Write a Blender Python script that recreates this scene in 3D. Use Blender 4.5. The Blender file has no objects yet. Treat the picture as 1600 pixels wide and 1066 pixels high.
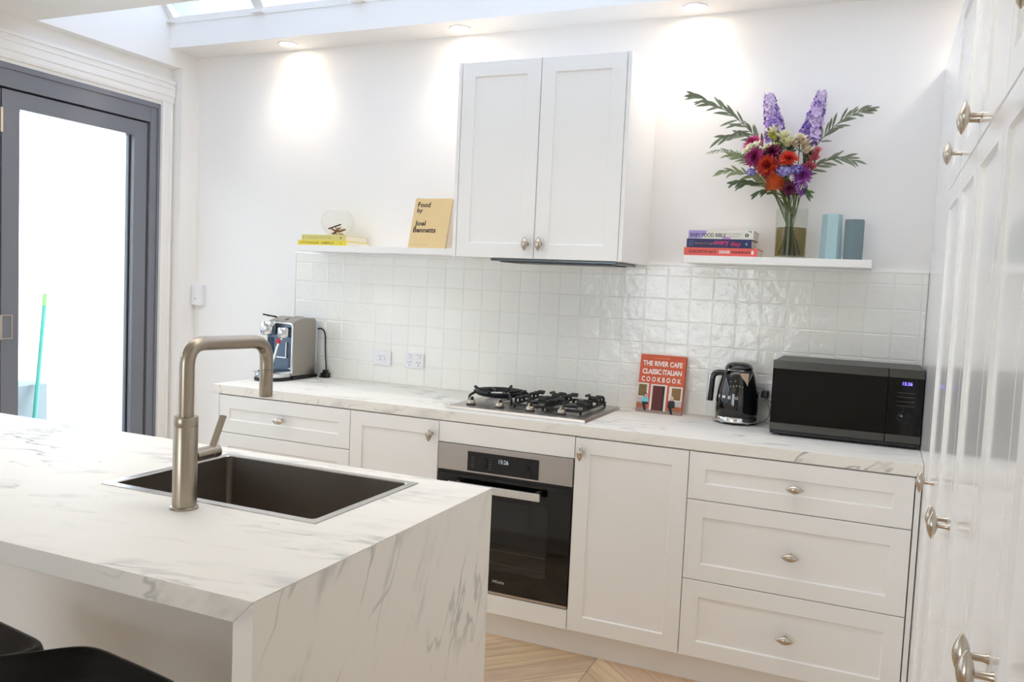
import bpy, bmesh, math, random
from mathutils import Matrix, Vector, noise
rnd = random.Random(7)
sc = bpy.context.scene
COL = sc.collection
pi = math.pi

# ------------------------------------------------------------------ materials
def lin(c):
    return tuple(((v/255)/12.92 if v/255 <= .04045 else ((v/255+.055)/1.055)**2.4) for v in c)
MATS = {}
def mat(name, rgb, rough=.5, metal=0., spec=.5, coat=0., emit=None, estr=0., trans=0., ior=1.5, noise_amt=0., noise_scale=30., bump=0., bump_scale=60., stretch=None):
    if name in MATS: return MATS[name]
    m = bpy.data.materials.new(name); m.use_nodes = True
    nt = m.node_tree; b = nt.nodes['Principled BSDF']
    c = lin(rgb)+(1,)
    b.inputs['Base Color'].default_value = c
    b.inputs['Roughness'].default_value = rough
    b.inputs['Metallic'].default_value = metal
    b.inputs['Specular IOR Level'].default_value = spec
    b.inputs['Coat Weight'].default_value = coat
    b.inputs['Coat Roughness'].default_value = .05
    b.inputs['Transmission Weight'].default_value = trans
    b.inputs['IOR'].default_value = ior
    if emit:
        b.inputs['Emission Color'].default_value = lin(emit)+(1,); b.inputs['Emission Strength'].default_value = estr
    if noise_amt or bump:
        tc = nt.nodes.new('ShaderNodeTexCoord'); mp = nt.nodes.new('ShaderNodeMapping')
        nt.links.new(tc.outputs['Object'], mp.inputs['Vector'])
        if stretch: mp.inputs['Scale'].default_value = stretch
        if noise_amt:
            n = nt.nodes.new('ShaderNodeTexNoise'); n.inputs['Scale'].default_value = noise_scale; n.inputs['Detail'].default_value = 4
            nt.links.new(mp.outputs[0], n.inputs['Vector'])
            mr = nt.nodes.new('ShaderNodeMapRange'); mr.inputs['To Min'].default_value = 1-noise_amt; mr.inputs['To Max'].default_value = 1+noise_amt
            nt.links.new(n.outputs['Fac'], mr.inputs['Value'])
            mx = nt.nodes.new('ShaderNodeVectorMath'); mx.operation = 'SCALE'; mx.inputs[0].default_value = c[:3]
            nt.links.new(mr.outputs[0], mx.inputs['Scale']); nt.links.new(mx.outputs[0], b.inputs['Base Color'])
        if bump:
            n2 = nt.nodes.new('ShaderNodeTexNoise'); n2.inputs['Scale'].default_value = bump_scale; n2.inputs['Detail'].default_value = 3
            nt.links.new(mp.outputs[0], n2.inputs['Vector'])
            bp = nt.nodes.new('ShaderNodeBump'); bp.inputs['Strength'].default_value = bump; bp.inputs['Distance'].default_value = .01
            nt.links.new(n2.outputs['Fac'], bp.inputs['Height']); nt.links.new(bp.outputs[0], b.inputs['Normal'])
    MATS[name] = m
    return m

def thin_glass(name, tint=(250, 253, 255), gloss=.08, rough=0.0):
    m = bpy.data.materials.new(name); m.use_nodes = True; nt = m.node_tree; nt.nodes.clear()
    o = nt.nodes.new('ShaderNodeOutputMaterial'); t = nt.nodes.new('ShaderNodeBsdfTransparent'); g = nt.nodes.new('ShaderNodeBsdfGlossy')
    lw = nt.nodes.new('ShaderNodeLayerWeight'); lw.inputs['Blend'].default_value = .5
    pw = nt.nodes.new('ShaderNodeMath'); pw.operation = 'POWER'; pw.inputs[1].default_value = 4.
    nt.links.new(lw.outputs['Facing'], pw.inputs[0])
    mx = nt.nodes.new('ShaderNodeMixShader')
    mul = nt.nodes.new('ShaderNodeMath'); mul.operation = 'MULTIPLY_ADD'; mul.inputs[1].default_value = gloss*.45; mul.inputs[2].default_value = gloss*.035
    nt.links.new(pw.outputs[0], mul.inputs[0])
    t.inputs['Color'].default_value = lin(tint)+(1,); g.inputs['Roughness'].default_value = rough
    nt.links.new(mul.outputs[0], mx.inputs['Fac']); nt.links.new(t.outputs[0], mx.inputs[1]); nt.links.new(g.outputs[0], mx.inputs[2])
    nt.links.new(mx.outputs[0], o.inputs['Surface'])
    return m

def marble_mat():
    m = bpy.data.materials.new('marble'); m.use_nodes = True; nt = m.node_tree; N = nt.nodes; L = nt.links
    b = N['Principled BSDF']; b.inputs['Roughness'].default_value = .5; b.inputs['Specular IOR Level'].default_value = .14
    g = N.new('ShaderNodeNewGeometry'); sx = N.new('ShaderNodeSeparateXYZ'); L.new(g.outputs['Position'], sx.inputs[0])
    su = N.new('ShaderNodeMath'); su.operation = 'SUBTRACT'; L.new(sx.outputs['X'], su.inputs[0]); L.new(sx.outputs['Z'], su.inputs[1])
    sn = N.new('ShaderNodeSeparateXYZ'); L.new(g.outputs['True Normal'], sn.inputs[0])
    an = N.new('ShaderNodeMath'); an.operation = 'ABSOLUTE'; L.new(sn.outputs['Y'], an.inputs[0])
    zz = N.new('ShaderNodeMath'); zz.operation = 'MULTIPLY'; L.new(an.outputs[0], zz.inputs[0]); L.new(sx.outputs['Z'], zz.inputs[1])
    zn = N.new('ShaderNodeMath'); zn.operation = 'MULTIPLY'; L.new(zz.outputs[0], zn.inputs[0]); zn.inputs[1].default_value = 2.5
    az = N.new('ShaderNodeMath'); az.operation = 'ABSOLUTE'; L.new(sn.outputs['Z'], az.inputs[0])
    def comb(ks, kt, shear, off):
        c = N.new('ShaderNodeCombineXYZ')
        a = N.new('ShaderNodeMath'); a.operation = 'MULTIPLY_ADD'; L.new(su.outputs[0], a.inputs[0]); a.inputs[1].default_value = ks; a.inputs[2].default_value = off
        sh = N.new('ShaderNodeMath'); sh.operation = 'MULTIPLY_ADD'; L.new(az.outputs[0], sh.inputs[0]); sh.inputs[1].default_value = -1.45*shear; sh.inputs[2].default_value = shear
        t1 = N.new('ShaderNodeMath'); t1.operation = 'MULTIPLY'; L.new(su.outputs[0], t1.inputs[0]); L.new(sh.outputs[0], t1.inputs[1])
        t2 = N.new('ShaderNodeMath'); t2.operation = 'ADD'; L.new(sx.outputs['Y'], t2.inputs[0]); L.new(t1.outputs[0], t2.inputs[1])
        t3 = N.new('ShaderNodeMath'); t3.operation = 'MULTIPLY'; L.new(t2.outputs[0], t3.inputs[0]); t3.inputs[1].default_value = kt
        L.new(a.outputs[0], c.inputs[0]); L.new(t3.outputs[0], c.inputs[1]); L.new(zn.outputs[0], c.inputs[2]); return c.outputs[0]
    def veins(vec, scale, dist, width, detail=6):
        n = N.new('ShaderNodeTexNoise'); n.inputs['Scale'].default_value = scale; n.inputs['Detail'].default_value = detail; n.inputs['Roughness'].default_value = .55; n.inputs['Distortion'].default_value = dist
        L.new(vec, n.inputs['Vector'])
        s = N.new('ShaderNodeMath'); s.operation = 'SUBTRACT'; L.new(n.outputs['Fac'], s.inputs[0]); s.inputs[1].default_value = .5
        a = N.new('ShaderNodeMath'); a.operation = 'ABSOLUTE'; L.new(s.outputs[0], a.inputs[0])
        r = N.new('ShaderNodeMapRange'); r.interpolation_type = 'SMOOTHSTEP'; r.inputs['From Min'].default_value = 0; r.inputs['From Max'].default_value = width; r.inputs['To Min'].default_value = 1; r.inputs['To Max'].default_value = 0
        L.new(a.outputs[0], r.inputs['Value']); return r.outputs[0]
    def mask(vec, scale, lo, hi):
        n = N.new('ShaderNodeTexNoise'); n.inputs['Scale'].default_value = scale; n.inputs['Detail'].default_value = 3; L.new(vec, n.inputs['Vector'])
        r = N.new('ShaderNodeMapRange'); r.interpolation_type = 'SMOOTHSTEP'; r.inputs['From Min'].default_value = lo; r.inputs['From Max'].default_value = hi; L.new(n.outputs['Fac'], r.inputs['Value']); return r.outputs[0]
    def mul(a, b_, k=1.):
        x = N.new('ShaderNodeMath'); x.operation = 'MULTIPLY'; L.new(a, x.inputs[0]); L.new(b_, x.inputs[1])
        y = N.new('ShaderNodeMath'); y.operation = 'MULTIPLY'; L.new(x.outputs[0], y.inputs[0]); y.inputs[1].default_value = k; return y.outputs[0]
    v1 = comb(1.0, 3.0, .48, 3.1); v2 = comb(1.6, 5.0, .36, 9.7); v3 = comb(.8, 2.2, .5, 21.3)
    a = mul(veins(v1, 1.05, .2, .010, 4), mask(comb(1, 1.6, 0, 5), 2.2, .46, .66), .85)
    c = mul(veins(v2, 1.0, .3, .022, 5), mask(comb(1, 1.6, 0, 40), 2.2, .46, .66), .55)
    d = mul(mask(v3, 3.2, .50, .78), mask(comb(2.5, 8, .4, 70), 3.0, .40, .72), .62)
    mx1 = N.new('ShaderNodeMath'); mx1.operation = 'MAXIMUM'; L.new(a, mx1.inputs[0]); L.new(c, mx1.inputs[1])
    ad = N.new('ShaderNodeMath'); ad.operation = 'MAXIMUM'; ad.use_clamp = True; L.new(mx1.outputs[0], ad.inputs[0]); L.new(d, ad.inputs[1])
    mix = N.new('ShaderNodeMix'); mix.data_type = 'RGBA'
    mix.inputs['A'].default_value = lin((238, 234, 226))+(1,); mix.inputs['B'].default_value = lin((134, 138, 142))+(1,)
    L.new(ad.outputs[0], mix.inputs['Factor']); L.new(mix.outputs['Result'], b.inputs['Base Color'])
    return m

def attr_mat(name, rough, attr='tone', bump=0., bump_scale=20., spec=.5, grain=None):
    """base colour from a per-face colour attribute"""
    m = bpy.data.materials.new(name); m.use_nodes = True; nt = m.node_tree; N = nt.nodes; L = nt.links
    b = N['Principled BSDF']; b.inputs['Roughness'].default_value = rough; b.inputs['Specular IOR Level'].default_value = spec
    at = N.new('ShaderNodeAttribute'); at.attribute_name = attr
    src = at.outputs['Color']
    g = N.new('ShaderNodeNewGeometry')
    if grain:
        at2 = N.new('ShaderNodeAttribute'); at2.attribute_name = 'dirv'
        n = N.new('ShaderNodeTexNoise'); n.inputs['Scale'].default_value = 1; n.inputs['Detail'].default_value = 5; n.inputs['Distortion'].default_value = 1.2
        L.new(at2.outputs['Vector'], n.inputs['Vector'])
        mr = N.new('ShaderNodeMapRange'); mr.inputs['From Min'].default_value = .3; mr.inputs['From Max'].default_value = .7; mr.inputs['To Min'].default_value = .80; mr.inputs['To Max'].default_value = 1.12
        L.new(n.outputs['Fac'], mr.inputs['Value'])
        vm = N.new('ShaderNodeVectorMath'); vm.operation = 'SCALE'; L.new(src, vm.inputs[0]); L.new(mr.outputs[0], vm.inputs['Scale']); src = vm.outputs[0]
    L.new(src, b.inputs['Base Color'])
    if bump:
        n2 = N.new('ShaderNodeTexNoise'); n2.inputs['Scale'].default_value = bump_scale; n2.inputs['Detail'].default_value = 3
        L.new(g.outputs['Position'], n2.inputs['Vector'])
        bp = N.new('ShaderNodeBump'); bp.inputs['Strength'].default_value = bump; bp.inputs['Distance'].default_value = .01
        L.new(n2.outputs['Fac'], bp.inputs['Height']); L.new(bp.outputs[0], b.inputs['Normal'])
    return m

M_wall = mat('wall_paint', (241, 239, 236), .6)
M_ceil = mat('ceiling_paint', (241, 240, 238), .7)
M_trim = mat('trim_paint', (240, 238, 234), .35)
M_cab = mat('cabinet_paint', (240, 239, 236), .32)
M_tall = mat('tall_cabinet_satin', (241, 241, 240), .13)
M_marble = marble_mat()
M_steel = mat('brushed_steel', (186, 181, 176), .30, 1., noise_amt=.05, noise_scale=8, stretch=(1, 1, 60))
M_sinksteel = mat('sink_bowl_steel', (146, 137, 128), .38, 1., noise_amt=.06, noise_scale=6, stretch=(60, 1, 60))
M_rim = mat('sink_rim_steel', (205, 203, 200), .25, 1.)
M_nickel = mat('satin_nickel', (200, 190, 176), .24, 1.)
M_tap = mat('brushed_nickel', (168, 157, 142), .30, 1.)
M_chrome = mat('chrome', (225, 226, 228), .07, 1.)
M_black = mat('black_enamel', (20, 20, 21), .38)
M_blackgl = mat('black_glass', (8, 8, 9), .04, spec=.5)
M_ovenwin = mat('oven_window_glass', (30, 32, 32), .05, spec=.5)
M_iron = mat('cast_iron', (26, 26, 27), .5)
M_grey = mat('anthracite_aluminium', (120, 123, 131), .20, spec=.5)
M_darkrub = mat('dark_gasket', (30, 31, 34), .6)
M_plastic = mat('white_plastic', (236, 235, 238), .3)
M_greyprint = mat('grey_print', (150, 150, 156), .5)
M_blackplastic = mat('black_plastic', (16, 16, 17), .35)
M_leather = mat('black_leather', (17, 16, 16), .42, bump=.15, bump_scale=300)
M_glass = thin_glass('window_glass', gloss=.5)
M_roofglass = thin_glass('roof_glass', tint=(187, 193, 203), gloss=.5)
M_addedroofglass = thin_glass('added_roof_glass', tint=(224, 221, 217), gloss=.5)
M_clear = mat('clear_glass', (255, 255, 255), .0, trans=1., ior=1.33)
M_bowlglass = thin_glass('bowl_glass', (254, 254, 254), gloss=.6)
M_vaseglass = thin_glass('vase_glass', (251, 252, 250), gloss=.8)
M_water = thin_glass('vase_water', (206, 196, 158), gloss=.1)
M_paper = mat('book_pages', (232, 228, 218), .8, noise_amt=.08, noise_scale=3, stretch=(1, 1, 400))
M_mwsteel = mat('black_stainless', (84, 83, 79), .32, .9, noise_amt=.06, noise_scale=8, stretch=(1, 1, 60))
M_mwtop = mat('microwave_casing', (74, 73, 70), .42, .6)
M_mwblack = mat('microwave_glass', (6, 6, 7), .06, spec=.35)
M_bluedigit = mat('blue_digits', (120, 110, 255), .4, emit=(120, 105, 255), estr=1.2)
M_greydigit = mat('grey_digits', (150, 155, 160), .4, emit=(150, 160, 165), estr=.35)
M_lens = mat('downlight_lens', (255, 244, 230), .4, emit=(255, 236, 214), estr=14)
M_ext = mat('exterior_render', (238, 240, 242), .8)
M_ledge = mat('ledge_render', (130, 140, 144), .85, noise_amt=.08, noise_scale=12)
M_ground = mat('courtyard_paving', (170, 172, 174), .8, noise_amt=.1)

# ------------------------------------------------------------------ mesh helpers
def nb(): return bmesh.new()
def box(bm, x0, x1, y0, y1, z0, z1, M=None):
    vs = [bm.verts.new((x, y, z)) for z in (z0, z1) for y in (y0, y1) for x in (x0, x1)]
    if M is not None:
        for v in vs: v.co = M @ v.co
    for f in ((0, 2, 3, 1), (4, 5, 7, 6), (0, 1, 5, 4), (2, 6, 7, 3), (0, 4, 6, 2), (1, 3, 7, 5)):
        bm.faces.new([vs[i] for i in f])
    return bm
def lathe(bm, prof, seg=32, M=None, cap0=True, cap1=True, closed=False):
    """prof: list of (r, z) revolved around z; M places it"""
    M = M or Matrix.Identity(4); rings = []
    for r, z in prof:
        if r < 1e-6: rings.append([bm.verts.new(M @ Vector((0, 0, z)))])
        else: rings.append([bm.verts.new(M @ Vector((r*math.cos(2*pi*k/seg), r*math.sin(2*pi*k/seg), z))) for k in range(seg)])
    pairs = list(zip(rings, rings[1:]))
    if closed: pairs.append((rings[-1], rings[0]))
    for a, b in pairs:
        for k in range(seg):
            k2 = (k+1) % seg
            if len(a) == 1 and len(b) == 1: continue
            if len(a) == 1: bm.faces.new((a[0], b[k2], b[k]))
            elif len(b) == 1: bm.faces.new((a[k], a[k2], b[0]))
            else: bm.faces.new((a[k], a[k2], b[k2], b[k]))
    if not closed:
        if cap0 and len(rings[0]) > 1: bm.faces.new(rings[0])
        if cap1 and len(rings[-1]) > 1: bm.faces.new(rings[-1])
    return bm
def tube(bm, pts, rad, seg=12, cap=True):
    pts = [Vector(p) for p in pts]; n = len(pts)
    rr = rad if isinstance(rad, (list, tuple)) else [rad]*n
    t0 = (pts[1]-pts[0]).normalized(); up = Vector((0, 0, 1)) if abs(t0.z) < .9 else Vector((1, 0, 0))
    u = t0.cross(up).normalized(); rings = []
    for i, p in enumerate(pts):
        t = (pts[min(i+1, n-1)]-pts[max(i-1, 0)]).normalized()
        u = (u - t*u.dot(t)).normalized(); v = t.cross(u)
        rings.append([bm.verts.new(p + rr[i]*(math.cos(2*pi*k/seg)*u+math.sin(2*pi*k/seg)*v)) for k in range(seg)])
    for a, b in zip(rings, rings[1:]):
        for k in range(seg): bm.faces.new((a[k], a[(k+1) % seg], b[(k+1) % seg], b[k]))
    if cap: bm.faces.new(rings[0]); bm.faces.new(rings[-1])
    return bm
def arc_pts(pts, r, n=8):
    """round the corners of a polyline"""
    pts = [Vector(p) for p in pts]; out = [pts[0]]
    for i in range(1, len(pts)-1):
        a, b, c = pts[i-1], pts[i], pts[i+1]
        d1 = (a-b).normalized(); d2 = (c-b).normalized()
        for k in range(n+1):
            t = k/n; p1 = b+d1*r; p2 = b+d2*r
            out.append((1-t)**2*p1+2*t*(1-t)*b+t*t*p2)
    out.append(pts[-1]); return out
def bez(p0, p1, p2, n=10):
    p0, p1, p2 = Vector(p0), Vector(p1), Vector(p2)
    return [(1-t)**2*p0+2*t*(1-t)*p1+t*t*p2 for t in [k/n for k in range(n+1)]]
def obj(name, bm, m, parent=None, smooth=False, bevel=0., seg=2, angle=40, solid=0.):
    bmesh.ops.recalc_face_normals(bm, faces=bm.faces)
    cs = [v.co for v in bm.verts]
    lo = Vector([min(c[i] for c in cs) for i in range(3)]); hi = Vector([max(c[i] for c in cs) for i in range(3)])
    c = Vector(((lo.x+hi.x)/2, (lo.y+hi.y)/2, lo.z))
    bmesh.ops.translate(bm, verts=bm.verts, vec=-c)
    me = bpy.data.meshes.new(name); bm.to_mesh(me); bm.free()
    o = bpy.data.objects.new(name, me); COL.objects.link(o); o.location = c
    for mm in (m if isinstance(m, (list, tuple)) else [m]): me.materials.append(mm)
    if smooth:
        for p in me.polygons: p.use_smooth = True
        if smooth == 'auto': me.set_sharp_from_angle(angle=math.radians(angle))
    if solid:
        md = o.modifiers.new('solid', 'SOLIDIFY'); md.thickness = solid; md.offset = 0
    if bevel:
        md = o.modifiers.new('bevel', 'BEVEL'); md.width = bevel; md.segments = seg; md.limit_method = 'ANGLE'; md.angle_limit = math.radians(40)
        for p in me.polygons: p.use_smooth = True
        md.harden_normals = True
    if parent is not None:
        o.parent = parent; o.matrix_parent_inverse = Matrix.Translation(-wloc(parent))
    return o
def wloc(o):
    return Vector(o['_w']) if '_w' in o else o.location.copy()
def thing(name, label, cat, loc, group=None):
    o = bpy.data.objects.new(name, None); COL.objects.link(o); o.location = loc; o.empty_display_size = .05
    o['label'] = label; o['category'] = cat
    if group: o['group'] = group
    return o
def tag(o, label, cat, group=None):
    o['label'] = label; o['category'] = cat
    if group: o['group'] = group
    return o
def struct(name, bm, m, parent=None, **k):
    o = obj(name, bm, m, parent, **k)
    if parent is None: o['kind'] = 'structure'
    return o
def frame(origin, X, Y, Z):
    M = Matrix.Identity(4)
    for i, v in enumerate((X, Y, Z)):
        for r in range(3): M[r][i] = v[r]
    M.translation = Vector(origin); return M
FRONT = ((1, 0, 0), (0, 0, 1), (0, -1, 0))       # a face that looks towards -y
LEFTF = ((0, -1, 0), (0, 0, 1), (-1, 0, 0))      # a face that looks towards -x
def text(name, s, w, h, m, parent, M, bold=0., spacing=1., extrude=.0003):
    """lettering fitted to a w x h box centred at M's origin"""
    cu = bpy.data.curves.new('t', 'FONT'); cu.body = s; cu.extrude = 0; cu.offset = bold; cu.space_character = spacing; cu.align_x = 'LEFT'; cu.resolution_u = 3
    to = bpy.data.objects.new('t', cu); COL.objects.link(to)
    dg = bpy.context.evaluated_depsgraph_get(); dg.update()
    me = bpy.data.meshes.new_from_object(to.evaluated_get(dg))
    bm = nb(); bm.from_mesh(me)
    bpy.data.objects.remove(to); bpy.data.curves.remove(cu); bpy.data.meshes.remove(me)
    xs = [v.co.x for v in bm.verts]; ys = [v.co.y for v in bm.verts]
    x0, x1, y0, y1 = min(xs), max(xs), min(ys), max(ys)
    for v in bm.verts:
        v.co = M @ Vector(((v.co.x-(x0+x1)/2)/(x1-x0)*w, (v.co.y-(y0+y1)/2)/(y1-y0)*h, extrude))
    return obj(name, bm, m, parent)

def shaker(w, h, t, fr, rec, M):
    """a frame-and-panel door front, local x 0..w, y 0..h, front face at z=0, back at -t"""
    bm = nb(); s = .004
    def ring(a, z): return [bm.verts.new(M @ Vector(p)) for p in ((a, a, z), (w-a, a, z), (w-a, h-a, z), (a, h-a, z))]
    e = .0015
    back = ring(0, -t); side = ring(0, -e); o = ring(e, 0); i = ring(fr, 0); r = ring(fr+s, -rec)
    for a, b in ((back, side), (side, o), (o, i), (i, r)):
        for k in range(4): bm.faces.new((a[k], a[(k+1) % 4], b[(k+1) % 4], b[k]))
    bm.faces.new(r); bm.faces.new(back[::-1]); return bm
def slab(w, h, t, M):
    return box(nb(), 0, w, 0, h, -t, 0, M)
def knob(M, horizontal, parent, L=.031, R=.0145, stem=.027):
    """pointed oval knob on a stem; M's z points out of the door"""
    bm = nb(); seg = 24; n = 26
    stem_p = [(.0075, -.0005), (.0065, .002), (.0052, .005), (.0052, stem)]
    lathe(bm, stem_p, 16, M)
    A = Matrix.Rotation(pi/2, 4, 'Y') if horizontal else Matrix.Rotation(-pi/2, 4, 'X')
    prof = []
    for k in range(n+1):
        t = -1+2*k/n; prof.append((R*(1-abs(t)**1.7)**.85 if abs(t) < 1 else 0., L*t))
    lathe(bm, prof, seg, M @ Matrix.Translation((0, 0, stem+.006)) @ Matrix.Scale(.80, 4, (0, 0, 1)) @ A)
    return obj('knob', bm, M_nickel, parent, smooth='auto', angle=75)

def FM(x, y, z): return frame((x, y, z), *FRONT)
def LM(x, y, z): return frame((x, y, z), *LEFTF)

# ------------------------------------------------------------------ the setting
XL = -1.947; XW = 1.8125; SOF = 2.639; CE = 2.552; RX = 2.50; NY = -7.2
# floor: chevron of oak planks, one mesh
def make_floor():
    bm = nb(); pw = .11; cw = .52
    data = []
    x = -2.4; col = 0
    while x < 2.6:
        s = 1 if col % 2 == 0 else -1
        x1 = x+cw; y = NY-.7
        while y < .7:
            hp = pw*1.4142
            g = .0012
            if s > 0: q = [(x+g, y+cw), (x+g, y+cw+hp-2*g), (x1-g, y+hp-2*g), (x1-g, y)]
            else: q = [(x+g, y), (x+g, y+hp-2*g), (x1-g, y+cw+hp-2*g), (x1-g, y+cw)]
            if max(p[1] for p in q) > NY-.05 and min(p[1] for p in q) < .1:
                f = bm.faces.new([bm.verts.new((a, b, 0)) for a, b in q]); data.append(s)
            y += hp
        x = x1; col += 1
    return bm, data
bm, data = make_floor()
box(bm, -2.4, 2.6, NY-.3, .3, -.06, -.0015)
fl = struct('floor', bm, attr_mat('oak_chevron', .42, grain=True))
me = fl.data
ca = me.attributes.new('tone', 'FLOAT_COLOR', 'CORNER'); dv = me.attributes.new('dirv', 'FLOAT_VECTOR', 'CORNER')
for i, p in enumerate(me.polygons):
    if i < len(data):
        k = rnd.uniform(.86, 1.12); c = lin((206, 178, 146)); c = (c[0]*k, c[1]*k*rnd.uniform(.97, 1.02), c[2]*k*rnd.uniform(.93, 1.03), 1)
        off = rnd.uniform(0, 50); s = data[i]
        for li in p.loop_indices:
            ca.data[li].color = c
            co = me.vertices[me.loops[li].vertex_index].co; a = (co.x-s*co.y)*.7071; b = (co.x+s*co.y)*.7071
            dv.data[li].vector = (a*2.2+off, b*28, off)
    else:
        for li in p.loop_indices: ca.data[li].color = lin((120, 98, 76))+(1,)

struct('wall_back', box(nb(), -2.30, RX+.1, 0, .14, 0, 2.80), M_wall)
struct('wall_right', box(nb(), RX, RX+.12, NY, 0, 0, 3.95), M_wall)
WX0, WX1, WZ0, WZ1 = -1.55, .25, .55, 2.25            # window opening added behind the camera to brighten the room
bm = nb(); box(bm, -2.3, WX0, NY-.12, NY, 0, CE+.1); box(bm, WX1, RX+.1, NY-.12, NY, 0, CE+.1); box(bm, WX0, WX1, NY-.12, NY, 0, WZ0); box(bm, WX0, WX1, NY-.12, NY, WZ1, CE+.1)
struct('wall_front', bm, M_wall)
win = bpy.data.objects.new('window_added_rear', None); COL.objects.link(win); win.location = (-.6, NY, WZ0); win['kind'] = 'structure'  # unseen window, put in as an extra daylight source
bm = nb()
for a, b in ((WX0, WX0+.05), (WX1-.05, WX1), ((WX0+WX1)/2-.025, (WX0+WX1)/2+.025)): box(bm, a, b, NY-.09, NY-.04, WZ0, WZ1)
box(bm, WX0, WX1, NY-.09, NY-.04, WZ0, WZ0+.05); box(bm, WX0, WX1, NY-.09, NY-.04, WZ1-.05, WZ1); obj('added_window_frame', bm, M_grey, win)
obj('pane', box(nb(), WX0+.04, WX1-.04, NY-.068, NY-.062, WZ0+.04, WZ1-.04), M_glass, win)
# left wall: nib beside the back wall, header band, recessed door wall, far stretch
DY0, DY1, DH = -.208, -3.68, 2.345
bm = nb()
box(bm, -2.28, XL, -.124, 0, 0, 3.95)                      # nib
box(bm, -2.28, XL, -3.9, -.124, CE, 3.95)                  # band above the door recess
box(bm, -2.28, -2.012, -3.9, -.124, DH, CE)                # wall over the door
box(bm, -2.28, -2.012, DY0, -.124, 0, DH)
box(bm, -2.28, XL, NY, -3.9, 0, 3.95)
box(bm, -2.28, -2.012, -3.9, DY1, 0, DH)
struct('wall_left', bm, M_wall)
# ceiling with the long roof light along the back wall
SY0, SY1 = -.2111, -.99
RX0, RX1, RY0, RY1 = -1.5, 1.7, -2.15, -1.30            # second, flat roof light over the aisle, out of view, added for brightness
bm = nb(); box(bm, XL, RX, RY1, SY1, CE, CE+.10); box(bm, XL, RX, NY, RY0, CE, CE+.10); box(bm, XL, RX0, RY0, RY1, CE, CE+.10); box(bm, RX1, RX, RY0, RY1, CE, CE+.10)
for a in ((RX0-.08, RX0, RY0-.08, RY1+.08), (RX1, RX1+.08, RY0-.08, RY1+.08), (RX0, RX1, RY0-.08, RY0), (RX0, RX1, RY1, RY1+.08)): box(bm, *a, CE+.10, CE+.42)
struct('ceiling', bm, M_ceil)
win3 = bpy.data.objects.new('window_added_roof', None); COL.objects.link(win3); win3.location = (.1, -1.72, CE+.42); win3['kind'] = 'structure'  # bars and glass of the added, unseen roof light
bm = nb()
for k in range(5):
    x = RX0+(RX1-RX0)*k/4; box(bm, x-.03, x+.03, RY0-.06, RY1+.06, CE+.42, CE+.46)
obj('added_roof_bars', bm, M_trim, win3)
obj('pane', box(nb(), RX0-.06, RX1+.06, RY0-.06, RY1+.06, CE+.462, CE+.47), M_addedroofglass, win3)
struct('ceiling_bulkhead', box(nb(), XL, RX, SY0, 0, SOF, 2.766), M_ceil)
struct('wall_roof_light_upstand', box(nb(), XL, RX, SY1-.10, SY1, CE+.10, 3.62), M_ceil)
# roof light: sloping bars and panes
GZ = lambda y: 2.83+(SY0-y)*1.05
roof = bpy.data.objects.new('window_1', None); COL.objects.link(roof); roof.location = (0, -.6, 3.2); roof['kind'] = 'structure'
bars = [-1.95+.606*k for k in range(8)]
def slope_box(bm, x0, x1, ya, yb, dz0, dz1):
    vs = [bm.verts.new((x, y, GZ(y)+d)) for d in (dz0, dz1) for y in (ya, yb) for x in (x0, x1)]
    for f in ((0, 2, 3, 1), (4, 5, 7, 6), (0, 1, 5, 4), (2, 6, 7, 3), (0, 4, 6, 2), (1, 3, 7, 5)): bm.faces.new([vs[i] for i in f])
for bx in bars:
    bm = nb(); slope_box(bm, bx-.03, bx+.03, SY0-.006, SY1-.05, -.045, .03); obj('glazing_bar', bm, M_trim, roof, bevel=.003)
    bm = nb(); box(bm, bx-.036, bx+.036, SY0-.03, SY0+.004, 2.768, 2.776); obj('bar_foot', bm, M_trim, roof)
for a, b in zip(bars, bars[1:]):
    bm = nb(); slope_box(bm, a+.031, b-.031, SY0+.05, SY1-.08, .012, .018); obj('pane', bm, M_roofglass, roof)
bm = nb(); box(bm, XL, RX, SY0-.004, SY0+.06, 2.766, 2.80); obj('sill_rail', bm, M_trim, roof)

# door architrave (moulded trim round the recessed door)
def arch_profile():  # (distance from the door edge, projection)
    return [(0, 0), (0, .012), (.012, .016), (.034, .016), (.040, .022), (.078, .022), (.083, .027), (.095, .027), (.098, .021), (.110, .021), (.113, .030), (.128, .030), (.130, 0)]
bm = nb(); ring = []
for d, q in arch_profile():
    ring.append([bm.verts.new((-2.012+q, y, 2.362+d*.93)) for y in (-.128, -3.88)])
for a, b in zip(ring, ring[1:]): bm.faces.new((a[0], a[1], b[1], b[0]))
bm.faces.new([r[0] for r in ring]); bm.faces.new([r[1] for r in ring])
struct('trim_1', bm, M_trim)
bm = nb(); ring = []
for d, q in [(0, 0), (0, .010), (.012, .016), (.016, .010), (.046, .010), (.049, .020), (.060, .022), (.064, .012), (.068, 0)]:
    ring.append([bm.verts.new((-2.012+q, -.204+d, z)) for z in (0, 2.362)])
for a, b in zip(ring, ring[1:]): bm.faces.new((a[0], a[1], b[1], b[0]))
bm.faces.new([r[0] for r in ring]); bm.faces.new([r[1] for r in ring])
struct('trim_2', bm, M_trim)

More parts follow.
